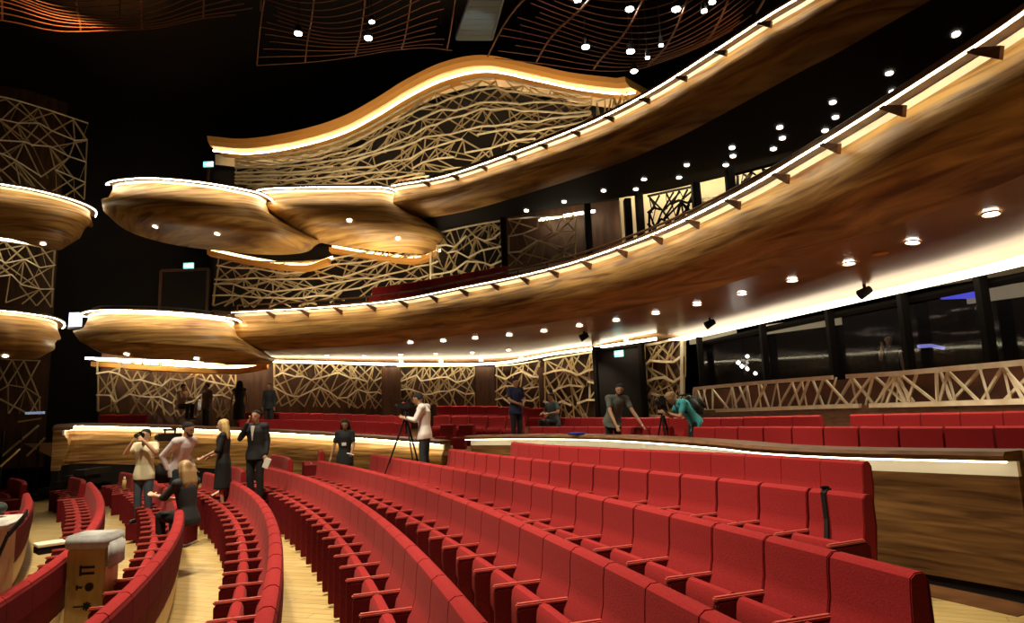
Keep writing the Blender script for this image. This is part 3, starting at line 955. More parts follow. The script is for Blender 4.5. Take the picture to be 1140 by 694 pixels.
D1a = [(1103,236),(1016,268),(945,292),(882,311),(826,326),(776,338),(730,348),(686,356),(645,362),(605.5,368),(567,372.5),(529,376),(493.5,379),(457,381),(421,383),(385,384.7),(348,385.5)]
D1b = [(697,378),(652,383),(566,389.6),(525.6,392.6),(485,394),(446,395),(405.5,396.5),(364,396),(580,398.7),(535.5,401),(491,402.4),(446.5,402.7)]
downlights(D1a, [bv1], 'round recessed downlight in the outer row under the first balcony', 'outer row of downlights under the first balcony')
downlights(D1b, [bv1], 'small recessed downlight in the inner rows under the first balcony, near the rear cove', 'inner rows of downlights under the first balcony')
D2a = [(898,55),(958,13),(843,90),(793.4,118.4),(747,142),(702,161.6),(660,178),(619,192),(579.5,204.5),(540,214),(502,222)]
D2b = [(1064,37),(990,80.5),(1066,64.6),(927,113),(993.5,101),(1051,89),(981,119),(868,141),(930,129.6),(918.5,144.5),(871,153),(861,165),(815,163.7),(764.5,183),(717,199),(816,173),(808,183),(756,197),(708,210),(692.6,235),(672,211.6),(628,224),(586,234),(546,245.5),(593,238.7)]
downlights(D2a, [bv2], 'round downlight in the outer row under the dark second balcony', 'outer row of downlights under the second balcony')
downlights(D2b, [bv2], 'small downlight deeper under the dark second balcony, behind the outer row', 'inner downlights under the second balcony', .85)
downlights([(173,252),(181,272),(242,260),(316,245)], [pB[1], pB[2]], 'tiny downlight in the belly of the upper left box', 'downlights under the upper left box', .9)
downlights([(389,245),(443,265)], [pC[1], pC[2]], 'tiny downlight in the belly of the middle upper box', 'downlights under the middle upper box', .9)
downlights([(141,394),(219,399),(308,386)], [pA[1], pA[2]], 'tiny downlight in the belly of the lower left box', 'downlights under the lower left box', .9)
downlights([(48,271),(6,396)], [pD[1], pD[2], pE[1], pE[2]], 'tiny downlight under a far left side box', 'downlights under the far left side boxes', .9)

# ------------------------------------------------------------------ seats
SP = .55


def seat_meshes():
    out = {}
    # backrest: rounded top, lumbar bulge, tapering shell (local x along the row, y to the front)
    w = SP + .003
    bm = bmesh.new()
    prof = [(-.045, .93), (-.02, .95), (.03, .95), (.065, .925), (.075, .86), (.085, .70), (.105, .62), (.15, .55), (.17, .46), (.14, .36), (.02, .34), (-.01, .36), (-.045, .70)]
    prism(bm, prof, -w / 2, w / 2, bev=.006, seg=2)
    out['backrest'] = (bm, M_RED)
    bm = bmesh.new()
    prism(bm, [(-.06, .90), (-.045, .92), (-.04, .70), (-.005, .40), (-.02, .39), (-.065, .70)], -w / 2, w / 2, bev=.004, seg=1)
    out['back_shell'] = (bm, M_PANEL)
    bm = bmesh.new()
    prism(bm, [(-.03, .42), (.02, .42), (.06, .06), (.02, .06)], -w / 2 + .01, w / 2 - .01, bev=.004, seg=1)
    out['back_panel'] = (bm, M_OAK)
    # tipped-up cushion with a rolled upper edge
    bm = bmesh.new()
    prism(bm, [(.27, .30), (.25, .45), (.255, .56), (.27, .595), (.305, .61), (.34, .60), (.36, .57), (.37, .50), (.375, .34), (.35, .27), (.30, .27)], -w / 2 + .035, w / 2 - .035, bev=.012, seg=2)
    out['seat_cushion'] = (bm, M_RED)
    bm = bmesh.new()
    prism(bm, [(.06, 0), (.06, .56), (.10, .585), (.475, .585), (.495, .56), (.495, 0)], -.026, .026, bev=.008, seg=2)
    out['side_panel'] = (bm, M_PANEL)
    bm = bmesh.new()
    rbox(bm, (0, .30, .600), (.044, .40, .032), .010)
    out['armrest'] = (bm, M_ARM)
    return out


SM = {}
for nm, (bm, m) in seat_meshes().items():
    me = bpy.data.meshes.new(nm); bm.to_mesh(me); bm.free(); me.materials.append(m)
    if nm in ('backrest', 'seat_cushion'):
        for p in me.polygons: p.use_smooth = True
        try: me.set_sharp_from_angle(angle=.7)
        except Exception: pass
    SM[nm] = me


def seat_proto():
    t = link('theatre_chair', None)
    for nm in ('backrest', 'back_shell', 'back_panel', 'seat_cushion'):
        link(nm, SM[nm], t)
    for nm in ('side_panel', 'armrest'):
        o = link(nm, SM[nm], t); o.location.x = SP / 2
    return t


# a simpler seat of one mesh for the distant parterre rows
bm = bmesh.new()
for nm in ('backrest', 'back_shell', 'seat_cushion'): bm.from_mesh(SM[nm])
FAR = bpy.data.meshes.new('theatre_chair'); bm.to_mesh(FAR); bm.free(); FAR.materials.append(M_RED)

seat0 = seat_proto()
first = [True]
NSEAT = [0]


def place_seat(p, tg, label, group, end=False):
    nn = Vector((tg.y, -tg.x, 0)).normalized()          # toward the stage
    rz = math.atan2(nn.y, nn.x) - PI / 2
    if first[0]:
        r = seat0; first[0] = False
        r.location = p; r.rotation_euler = (0, 0, rz); tag(r, label, 'seat', group)
    else:
        r = copy_thing(seat0, p, rz, label, 'seat', group)
    if end:
        for nm in ('side_panel', 'armrest'):
            o = link(nm, SM[nm], r); o.location.x = -SP / 2
    NSEAT[0] += 1
    return r


def seat_run(curve, z, label, group, far_end=True, near_end=True, far_mesh=False, skip=()):
    L = plen(curve)
    n = int(L / SP)
    fine = resample(curve, n * 12 + 1)
    for i in range(n):
        c = fine[i * 12 + 6]
        tg = (fine[min(len(fine) - 1, i * 12 + 11)] - fine[i * 12 + 1]).normalized()
        if i in skip: continue
        p = Vector((c.x, c.y, z))
        if far_mesh:
            nn = Vector((tg.y, -tg.x, 0)).normalized()
            o = link('theatre_chair', FAR); o.location = p; o.rotation_euler = (0, 0, math.atan2(nn.y, nn.x) - PI / 2)
            tag(o, label, 'seat', group); NSEAT[0] += 1
        else:
            # local +x runs from near to far, so the extra arm closes the near end
            place_seat(p, tg, label, group, end=(near_end and i == n - 1))


def row_curve(k, near_ext=0.0):
    r = ROWS[k]
    return r['body'] + ([r['body'][-1] + r['tn'] * near_ext] if near_ext else [])


ROWLAB = {
 0: 'red seat in the curved row running left of the plywood crate',
 1: 'red seat in the curved row bulging just right of the crate',
 2: 'red stalls seat in the curved row right of the seated blonde woman',
 3: 'red seat in the row reaching the bottom edge left of centre',
 4: 'red stalls seat in the fifth row, running diagonally to the bottom right of centre',
 5: 'red stalls seat in the long row ending with a big red end back at right',
 6: 'red stalls seat in the row whose end back carries a black strap',
 7: 'red stalls seat in the rearmost stalls row, directly before the wooden parterre wall'}
NEAR = {0: 0.6, 1: .9, 2: .8, 3: .6, 4: .9, 5: 0, 6: 0, 7: 0}
for k in range(8):
    seat_run(row_curve(k, NEAR[k]), FLOORZ[k], ROWLAB[k], 'seats of stalls row %s' % ('one two three four five six seven eight'.split()[k]))

# far block beyond the aisle, one step lower
FARPX = [((5, 528), (30, 541), None), ((64, 521), (95, 540), 0), ((113, 515), (154, 534), 1), ((166, 511), (212, 530), 2), ((222, 507), (276, 527), 3), ((300, 505), (327, 513), 4), ((345, 499), (362, 504), 5)]
FARLAB = ['red seat in the far block row at the far left edge', 'red seat in the far block row second from the left frame edge', 'red seat in the far block row just left of the photographer',
          'red seat in the far block row hidden behind the photographer and cameraman', 'red seat in the far block row behind the blonde woman in black', 'red seat in the short far row right of the man in the suit', 'red seat in the short far row left of the woman with the badge']
for i, (a, b, k) in enumerate(FARPX):
    z = (EYE + (TOPS[k] if k is not None else -1.34)) - .12
    A = at_z(*a, z); B = at_z(*b, z)
    L = (A - B).length
    if L > 3.8: A = B + (A - B).normalized() * 3.8
    if L < 1.7: A = B + (A - B).normalized() * 1.7
    B = B + (A - B).normalized() * .45
    if i in (1, 2, 3, 4): A = B + (A - B).normalized() * min((A - B).length, 2.9)
    mid = (A + B) / 2; d = (B - A).normalized(); n_ = Vector((d.y, -d.x, 0))
    mid += n_ * -.12
    seat_run(catmull([A, mid, B], 30), z - SEAT_H, FARLAB[i], ['far block seats row %s' % w for w in 'one two three four five six seven'.split()][i])
# leftmost near row, only its end in view
z = EYE - 1.34
seat_run(catmull([at_z(30, 549, z), at_z(33, 560, z), at_z(24, 576, z), at_z(4, 594, z)], 20), z - SEAT_H, 'red seat in the front row cut off by the left edge of the frame', 'front row seats at the left edge')

# parterre rows behind the wooden walls (top edge px, depth)
PR = [
 ([(590,475,17.9),(650,475,16.3),(720,475,14.2),(784,475.5,12.9),(840,475,11.8),(950,475,10.2),(1060,475,9.1),(1170,474,8.3)], 'red parterre seat in the first row above the right wooden wall', 'first parterre row, right', (9,)),
 ([(616,465,19.3),(680,465,17.6),(740,465,15.8),(800,465,14.2),(860,463.5,13.1),(950,461.5,11.7),(1060,459.5,10.5),(1170,457,9.5)], 'red parterre seat in the second row, below the lattice balustrade', 'second parterre row, right', (9, 15)),
 ([(268,467,23.6),(340,467.5,22.9),(400,469,22.1),(457,471.5,21.3)], 'red parterre seat in the first row above the left wooden wall', 'first parterre row, left', ()),
 ([(268,459,24.9),(340,460,24.2),(400,461.5,23.5),(455,463.5,22.7)], 'red parterre seat in the second row at left, under the lattice', 'second parterre row, left', ()),
 ([(489,472.5,20.2),(531,473,19.2)], 'red parterre seat in the short run between the two wooden walls', 'short seat run at the wall gap', ()),
 ([(482,463,22),(540,464,21.4),(585,465,20.8)], 'red parterre seat in the middle run left of the man in the blue top', 'middle parterre run', ()),
 ([(486,452,24.4),(553,452.5,24.4),(606,455,24)], 'red seat in the rear parterre row right of the cameraman', 'rear parterre row', ()),
 ([(415,321,22.6),(480,311,21.8),(565,296,20.4)], 'dark red seat on the first balcony, behind its long rail', 'first balcony seats', ()),
 ([(112,461.5,24.4),(164,462,24.4)], 'red seat in the rear row at the far left of the parterre', 'rear parterre row, far left', ()),
]
for px, lab, grp, skip in PR:
    c = catmull(P3(px), 60)
    zz = sum(p.z for p in c) / len(c)
    # keep each row level in gentle steps: seats follow the measured height
    L = plen(c); n = max(2, int(L / SP)); fine = resample(c, n * 12 + 1)
    for i in range(n):
        if i in skip: continue
        q = fine[i * 12 + 6]; tg = (fine[i * 12 + 11] - fine[i * 12 + 1]).normalized()
        nn = Vector((tg.y, -tg.x, 0)).normalized()
        o = link('theatre_chair', FAR); o.location = (q.x, q.y, q.z - SEAT_H); o.rotation_euler = (0, 0, math.atan2(nn.y, nn.x) - PI / 2)
        tag(o, lab, 'seat', grp); NSEAT[0] += 1
print('SEATS', NSEAT[0])

# lit downlights over the parterre: real beams under the first balcony
for u, v in ((1103, 236), (1016, 268), (945, 292), (882, 311), (826, 326), (776, 338), (730, 348), (686, 356), (605.5, 368), (529, 376), (457, 381), (385, 384.7), (364, 396), (446, 395), (525.6, 392.6), (652, 383)):
    h = bv1.ray_cast(Vector((0, 0, EYE)), ray(u, v))
    if h[0]: lamp('downlight_beam', 'SPOT', h[0] + Vector((0, 0, -.06)), 210, h[0] + Vector((0, 0, -3)), .08, (1, .86, .62), 110, .8)


# ------------------------------------------------------------------ hanging ceiling meshes
def mesh_canopy(label, low, high, ns, nr, seed, w=.05, m=M_GOLDRIB):
    rnd = random.Random(seed)
    n = 40
    A = catmull(P3(low), n); B = catmull(P3(high), n)
    t = thing('ceiling_canopy', label, 'ceiling canopy')
    for i in range(ns):
        f = i / (ns - 1)
        c = [a.lerp(b, f) + Vector((0, 0, .35 * math.sin(f * 5 + k * .12))) for k, (a, b) in enumerate(zip(A, B))]
        i0 = rnd.randint(0, 3); i1 = n - rnd.randint(0, 4)
        bm = bmesh.new(); tube(bm, c[i0:i1], w * .42, 4)
        obj('slat', bm, m, t)
    for r in range(nr):
        k = int((n - 1) * (r + .02) / max(1, nr - .96)); k = min(n - 1, max(0, k))
        bm = bmesh.new(); c = []
        for i in range(14):
            f = i / 13; c.append(A[k].lerp(B[k], f) + Vector((0, 0, .35 * math.sin(f * 5 + k * .12) + w)))
        for p, q in zip(c, c[1:]): bar(bm, p, q, w, w * 1.6)
        obj('rib', bm, m, t)
    for k in (3, n // 2, n - 4):
        for f in (.2, .8):
            bm = bmesh.new(); p = A[k].lerp(B[k], f); bar(bm, p, Vector((p.x, p.y, 18.95)), .02)
            obj('hanger', bm, M_STEEL, t)
    return t


mesh_canopy('bronze slatted ceiling canopy glowing orange in the top left corner', [(-80,20,21),(0,30,21.5),(60,44,22),(110,43,22),(170,34,21.5),(230,14,21),(300,1,20.5)], [(-80,-80,16.5),(0,-75,16.8),(60,-62,17),(110,-62,17),(170,-70,16.8),(230,-90,16.5),(300,-100,16)], 15, 6, 1, w=.055)
mesh_canopy('dim bronze slatted ceiling canopy hanging top centre, over the S-curved edge', [(286,73,23),(330,78,23.2),(365,77,23.2),(400,69,23),(440,54,22.5),(475,45,22.2),(503,46,22)], [(300,-50,17.5),(335,-46,17.5),(370,-46,17.5),(410,-52,17.5),(450,-60,17.3),(490,-66,17),(530,-66,17)], 17, 5, 2, w=.04)
mesh_canopy('dim bronze slatted ceiling canopy top right of centre, above the second balcony rail', [(543,64,22.5),(590,76,22.2),(650,88,21.6),(700,86,20.6),(745,66,19.2),(800,32,17.6),(850,-4,16.2)], [(640,-70,16),(680,-62,16),(730,-60,15.6),(780,-64,15),(830,-80,14.2),(880,-100,13.6),(930,-130,13)], 19, 6, 3, w=.04)
lamp('canopy_glow', 'SPOT', at_y(40, 90, 20), 2200, at_y(75, 22, 21.5), .15, (1, .42, .10), 46, .7)
lamp('canopy_glow', 'SPOT', at_y(-30, 60, 18), 900, at_y(30, 20, 20), .15, (1, .45, .12), 60, .7)
lamp('canopy_glow', 'SPOT', at_y(820, 60, 15.5), 120, at_y(790, 30, 17.5), .1, (1, .50, .18), 50, .7)
lamp('canopy_glow', 'SPOT', (-2, 17, 11.5), 130, (0, 20, 14.8), .2, (1, .6, .38), 110, .8)


def ceiling_spot(u, v, y, s, label, group):
    c = at_y(u, v, y)
    t = thing('ceiling_spotlight', label, 'spotlight', c, 0, group)
    bm = bmesh.new(); cyl(bm, (0, 0, .03), .13 * s, .22, 14, .09 * s); obj('housing', bm, M_STEEL, t)
    bm = bmesh.new(); cyl(bm, (0, 0, 0), .105 * s, .03, 14); obj('lens', bm, M_SPOT, t)
    bm = bmesh.new(); bar(bm, (0, 0, .24), (0, 0, 18.9 - c.z), .03); obj('hanger', bm, M_STEEL, t)


for i, (u, v, y, s) in enumerate(((332,38,20.6,1.2),(410,43,20.6,1.2),(414,25,20,.8),(643,1,18.2,1),(701,11,17.6,1.1),(753,11,17,1.1),(652,53,19,1.1),(702,58,18.6,1.1),(706,80,19.6,1),(793,3,16,.8),(784,13,16.2,.7),(736,51,17.8,.6),(721,65,18.4,.6))):
    lab = 'small white ceiling spotlight seen through the central dim canopy' if i < 3 else 'small white ceiling spotlight seen through the right canopy'
    ceiling_spot(u, v, y, s, lab, 'spotlights in the central canopy' if i < 3 else 'spotlights in the right canopy')
bm = bmesh.new()
a0 = at_y(508, 42, 21); a1 = at_y(548, 42, 21); b0 = at_y(530, -20, 17); b1_ = at_y(565, -20, 17)
for f in [i / 9 for i in range(10)]: bar(bm, a0.lerp(b0, f), a1.lerp(b1_, f), .3, .04)
M_CAT = mat('grey_metal', (.16, .19, .20), .4, metal=.4)
t = thing('catwalk', 'grey stepped metal catwalk between the two dim ceiling canopies', 'catwalk')
obj('tread', bm, M_CAT, t)
for nm, p, q in (('stringer', a0, b0), ('stringer', a1, b1_)):
    bm = bmesh.new(); bar(bm, p, q, .06, .14); obj(nm, bm, M_CAT, t)
for q_ in (a0, a1):
    bm = bmesh.new(); bar(bm, q_, Vector((q_.x, q_.y, 18.9)), .04); obj('hanger', bm, M_STEEL, t)
lamp('catwalk_light', 'SPOT', at_y(515, 60, 18), 90, at_y(530, 20, 19.5), .1, (.8, 1, 1), 30, .6)

# bright monitor on the side wall
c = at_y(84, 356, 24.4)
t = thing('monitor', 'bright bluish white monitor beside the lower left box', 'monitor', c)
bm = bmesh.new(); rbox(bm, (0, .06, 0), (.62, .1, .66), .02); obj('bezel_case', bm, M_STEEL, t)
bm = bmesh.new(); box(bm, (0, 0, 0), (.48, .02, .52)); obj('screen', bm, mat('screen', (.6, .6, 1), .3, emit=(.72, .74, 1), estr=3.5), t)
bm = bmesh.new(); bar(bm, (0, .1, .2), (0, 3.0, .2), .08); obj('wall_arm', bm, M_STEEL, t)

# stair rails in the dark at the far left
t = thing('stair_railing', 'dark stair with slanting brass rails at the far left edge', 'railing')
M_BRASS = mat('brass', (.45, .32, .14), .4, metal=.7)
for i, (a, b) in enumerate((((2, 508, 21), (43, 474, 22.4)), ((20, 470, 22), (46, 466, 22.4)), ((0, 520, 20.5), (22, 500, 21)), ((30, 508, 21.6), (50, 488, 22.4)))):
    bm = bmesh.new(); bar(bm, at_y(*a), at_y(*b), .05); obj('hand_rail', bm, M_BRASS, t)
for u, y in ((4, 21), (24, 21.7), (44, 22.4)):
    p = at_y(u, 480, y); bm = bmesh.new(); bar(bm, (p.x, p.y, -.4), p, .05); obj('post', bm, M_STEEL, t)
bm = bmesh.new()
for i in range(7): box(bm, (-15.6 + i * .35, 21.6, -.3 + i * .17), (.36, 1.4, .18))
obj('steps', bm, M_BLACK, t)
bm = bmesh.new(); box(bm, at_y(39, 460, 22.5), (.6, .1, .08)); tag(obj('light_bar', bm, mat('pale_blue_light', (.5, .6, .8), .4, emit=(.35, .45, .7), estr=.5)), 'small pale blue light bar above the dark stair rails', 'light')

# ------------------------------------------------------------------ crate, papers, strap, draped stand
M_CRATE = noisy(mat('plywood', (.6, .42, .18), .6), (.42, .28, .10), (.62, .44, .19), scale=(2, 2, .5), nscale=6)
M_PAPER = noisy(mat('grey_paper', (.55, .53, .48), .8), (.26, .25, .23), (.46, .45, .42), nscale=7)
M_INK = mat('black_ink', (.02, .015, .01), .8)
Y0 = 6.9
cb = at_y(97, 612, Y0)
t = thing('crate', 'upright plywood crate with black stencil marks standing between two curved rows', 'crate', (cb.x, cb.y, FLOORZ[0]), .12)
hh = cb.z - FLOORZ[0]
bm = bmesh.new(); rbox(bm, (0, .14, hh / 2), (.36, .30, hh), .008); obj('body', bm, M_CRATE, t)
bm = bmesh.new()
f = -.013
for z in (hh - .17, hh - .23): box(bm, (.02, f, z), (.13, .006, .022))
box(bm, (-.045, f, hh - .20), (.018, .006, .10))
obj('stencil_mark', bm, M_INK, t); bm = bmesh.new()
box(bm, (-.05, f, hh - .36), (.06, .006, .016)); box(bm, (-.07, f, hh - .36), (.014, .006, .05))
bmesh.ops.create_cone(bm, cap_ends=True, segments=16, radius1=.04, radius2=.04, depth=.006, matrix=Matrix.Translation((.045, f, hh - .36)) @ Matrix.Rotation(PI / 2, 4, 'X'))
obj('stencil_mark', bm, M_INK, t); bm = bmesh.new()
box(bm, (-.05, f, hh - .54), (.09, .006, .014))
for a in (0, .8, 1.6, 2.4): box(bm, (.03, f, hh - .54), (.085, .006, .018), Matrix.Rotation(a, 3, 'Y'))
obj('stencil_mark', bm, M_INK, t)
t = thing('foam_pad', 'crumpled grey pad lying on top of the plywood crate', 'pad', (cb.x, cb.y, cb.z), .12)
bm = bmesh.new(); rbox(bm, (.02, .12, .07), (.40, .38, .13), .018, seg=2); rbox(bm, (.22, .12, -.06), (.05, .3, .25), .02)
for v in bm.verts: v.co += Vector((math.sin(v.co.y * 30) * .008, math.sin(v.co.x * 25) * .008, math.sin(v.co.x * 22 + v.co.y * 17) * .008))
obj('padding', bm, M_PAPER, t, smooth=True)
t = thing('paper_bag', 'white bag on the floor behind the plywood crate', 'bag', (cb.x + .42, cb.y + .45, FLOORZ[0]))
bm = bmesh.new(); rbox(bm, (0, 0, .34), (.22, .18, .68), .04, seg=3)
for v in bm.verts: v.co.x *= 1 - .35 * max(0, v.co.z - .3)
obj('bag_body', bm, mat('white_plastic', (.7, .68, .62), .5), t, smooth=True)
p = at_z(56, 607, FLOORZ[0] + .66)
t = thing('script_box', 'flat cream box lying across the armrests of the row left of the crate', 'box', p, -.75)
bm = bmesh.new(); rbox(bm, (0, 0, .02), (.30, .34, .035), .006); obj('lid', bm, mat('cream_card', (.8, .72, .5), .6), t)
bm = bmesh.new(); rbox(bm, (0, 0, -.045), (.28, .32, .09), .006); obj('tray', bm, M_BLACK, t)

# draped wooden stand cut off by the left frame edge
p = at_y(4, 585, 5.6)
t = thing('draped_stand', 'wooden stand under a white cloth cut off by the left edge of the frame', 'stand', (p.x, p.y, FLOORZ[0]), .35)
h = p.z - FLOORZ[0]
bm = bmesh.new(); rbox(bm, (-.18, .0, h / 2), (.42, .42, h), .01); obj('stand_body', bm, M_CRATE, t)
bm = bmesh.new(); rbox(bm, (-.16, .0, h + .02), (.50, .50, .07), .025, seg=3); rbox(bm, (-.2, -.22, h - .08), (.34, .03, .22), .012); obj('cloth', bm, mat('white_cloth', (.82, .78, .68), .8), t, smooth=True)
bm = bmesh.new()
pts = [(.10, .2, h + .07), (.13, .0, h + .04), (.10, -.22, h - .05), (.03, -.26, h - .3), (-.02, -.27, h - .6), (-.06, -.27, .02)]
for a, b in zip(pts, pts[1:]): bar(bm, a, b, .05, .012, up=Vector((1, 0, 0)))
obj('strap', bm, M_BLACK, t)
t = thing('shoulder_bag', 'dark bag slumped on the white cloth at the left frame edge', 'bag', (p.x - .2, p.y + .05, p.z + .055))
bm = bmesh.new(); bmesh.ops.create_icosphere(bm, subdivisions=3, radius=.12, matrix=Matrix.Translation((0, 0, .07)) @ Matrix.Diagonal((1.3, 1, .62, 1)))
for v in bm.verts: v.co += v.co.normalized() * .012 * math.sin(v.co.x * 40) * math.cos(v.co.y * 35)
obj('bag_body', bm, mat('dark_green_canvas', (.03, .04, .03), .8), t, smooth=True)

# black strap hanging over the last seat of the seventh row
seat7 = [o for o in COL.objects if o.name.startswith('theatre_chair') and o.get('group') == 'seats of stalls row seven'][-1]
mw = Matrix.Translation(seat7.location) @ seat7.rotation_euler.to_matrix().to_4x4()
bm = bmesh.new()
pts = [(.17, -.075, .80), (.16, -.055, .955), (.12, .03, .962), (.10, .085, .93), (.08, .10, .72), (.02, .19, .55), (-.02, .20, .40)]
for a, b in zip(pts, pts[1:]): bar(bm, mw @ Vector(a), mw @ Vector(b), .045, .01, up=Vector((0, 0, 1)) if abs(a[2] - b[2]) < .05 else mw.to_3x3() @ Vector((0, 1, 0)))
rbox(bm, mw @ Vector((.125, .03, .975)), (.07, .05, .025), .008)
tag(obj('camera_strap', bm, M_BLACK), 'black strap hanging over the red end seat at right', 'strap')

# small gilded ornament on the row end left of the photographer, and the blue cloth on the ledge
c = at_z(138, 545, FLOORZ[1] + .62)
t = thing('water_bottle', 'amber bottle standing on an armrest left of the photographer', 'bottle', c)
bm = bmesh.new(); cyl(bm, (0, 0, 0), .045, .22, 14); cyl(bm, (0, 0, .22), .045, .05, 14, .018); obj('bottle_body', bm, mat('amber', (.5, .33, .12), .2), t, smooth=True)
bm = bmesh.new(); cyl(bm, (0, 0, .27), .02, .03, 12); obj('cap', bm, mat('cream_cap', (.8, .75, .6), .5), t)
c = wp1[int(len(wp1) * .28)]
c = at_z(642, 484, c.z + .012)
bm = bmesh.new(); bmesh.ops.create_icosphere(bm, subdivisions=3, radius=.1, matrix=Matrix.Translation(c + Vector((0, 0, .02))) @ Matrix.Diagonal((2.0, .8, .35, 1)))
tag(obj('scarf', bm, mat('blue_cloth', (.02, .03, .25), .8), smooth=True), 'small blue cloth lying on the wooden ledge left of the leaning man', 'cloth')

# dark stage lamps fixed under the first balcony
for i, (u, v) in enumerate(((962, 317), (790, 354), (650, 369), (468, 374), (381, 386))):
    h = bv1.ray_cast(Vector((0, 0, EYE)), ray(u, v))
    if not h[0]: continue
    t = thing('stage_lamp', 'small black stage lamp under the first balcony, %s from the right' % ['first', 'second', 'third', 'fourth', 'fifth'][i], 'stage lamp', h[0] + Vector((0, 0, -.16)))
    bm = bmesh.new(); bmesh.ops.create_cone(bm, cap_ends=True, segments=14, radius1=.11, radius2=.08, depth=.26, matrix=Matrix.Rotation(1.1, 4, 'Y')); obj('lamp_housing', bm, M_BLACK, t)
    bm = bmesh.new(); bar(bm, (0, 0, .05), (0, 0, .18), .05); obj('bracket', bm, M_BLACK, t)
h = bv1.ray_cast(Vector((0, 0, EYE)), ray(980, 282))
if h[0]:
    bm = bmesh.new(); cyl(bm, h[0] + Vector((0, 0, -.02)), .12, .02, 24)
    tag(obj('access_disc', bm, M_ORANGE), 'round tan disc in the wooden underside of the first balcony', 'ceiling disc')

# ------------------------------------------------------------------ people
SKIN = [mat('skin_light', (.62, .36, .22), .55), mat('skin_tan', (.42, .22, .12), .55), mat('skin_brown', (.22, .11, .06), .55)]
CL = {}


def cloth(name, rgb, rough=.8):
    if name not in CL: CL[name] = mat(name, rgb, rough)
    return CL[name]


def limb(bm, pts, radii, seg=12):
    """tapered chain with round ends"""
    pts = [Vector(p) for p in pts]
    for (a, b, ra, rb) in zip(pts, pts[1:], radii, radii[1:]):
        n = max(2, int((b - a).length / max(.012, min(ra, rb) * .6)))
        d = (b - a).normalized()
        x = d.cross(Vector((0, 0, 1)))
        if x.length < .05: x = d.cross(Vector((1, 0, 0)))
        x.normalize(); y = x.cross(d)
        rings = []
        for i in range(n + 1):
            f = i / n; p = a.lerp(b, f); r = ra + (rb - ra) * f
            rings.append([bm.verts.new(p + (x * math.cos(2 * PI * k / seg) + y * math.sin(2 * PI * k / seg)) * r) for k in range(seg)])
        for q, w in zip(rings, rings[1:]):
            for k in range(seg): bm.faces.new((q[k], q[(k + 1) % seg], w[(k + 1) % seg], w[k]))
        bm.faces.new(rings[0][::-1]); bm.faces.new(rings[-1])
    for p, r in zip(pts, radii):
        bmesh.ops.create_icosphere(bm, subdivisions=2, radius=r, matrix=Matrix.Translation(p))


def rings_loft(bm, rings, seg=20):
    """rings: (centre, right vector, forward vector, rx, ry)"""
    R = []
    for c, xr, yf, rx, ry in rings:
        R.append([bm.verts.new(c + xr * rx * math.cos(2 * PI * k / seg) + yf * ry * math.sin(2 * PI * k / seg)) for k in range(seg)])
    for q, w in zip(R, R[1:]):
        for k in range(seg): bm.faces.new((q[k], q[(k + 1) % seg], w[(k + 1) % seg], w[k]))
    bm.faces.new(R[0][::-1]); bm.faces.new(R[-1])


def fuse(name, bm, m, parent, voxel=.012, smooth=4):
    bmesh.ops.recalc_face_normals(bm, faces=bm.faces)
    me = bpy.data.meshes.new(name); bm.to_mesh(me); bm.free()
    tmp = bpy.data.objects.new('tmp', me); COL.objects.link(tmp)
    r = tmp.modifiers.new('r', 'REMESH'); r.mode = 'VOXEL'; r.voxel_size = voxel
    if smooth:
        s = tmp.modifiers.new('s', 'SMOOTH'); s.iterations = smooth; s.factor = .5
    dg = bpy.context.evaluated_depsgraph_get(); dg.update()
    me2 = bpy.data.meshes.new_from_object(tmp.evaluated_get(dg))
    me2.name = name
    bpy.data.objects.remove(tmp); bpy.data.meshes.remove(me)
    me2.materials.clear(); me2.materials.append(m)
    for p in me2.polygons: p.use_smooth = True
    return link(name, me2, parent)


def hand(bm, w, d, up, side, curl=.5):
    """palm and five fingers from wrist w along d; up = back of the hand; side = thumb side"""
    d = d.normalized(); side = (side - d * side.dot(d)).normalized(); up = d.cross(side)
    pc = w + d * .05
    rings_loft(bm, [(w, side, up, .024, .018), (w + d * .03, side, up, .034, .018), (w + d * .08, side, up, .040, .016), (w + d * .095, side, up, .034, .012)], 12)
    for i, L in enumerate((.062, .070, .066, .052)):
        b = w + d * .088 + side * (.030 - .020 * i)
        k1 = b + (d + side * (.12 - .08 * i)).normalized() * L * .5
        k2 = k1 + (d * math.cos(curl) - up * math.sin(curl)).normalized() * L * .35
        k3 = k2 + (d * math.cos(curl * 2) - up * math.sin(curl * 2)).normalized() * L * .3
        limb(bm, [b, k1, k2, k3], [.0105, .0095, .009, .0085], 8)
    b = w + d * .03 + side * .028
    limb(bm, [b, b + (d * .5 + side * .7).normalized() * .035, b + (d * .5 + side * .7).normalized() * .035 + (d * .9 + side * .2).normalized() * .03], [.013, .011, .009], 8)


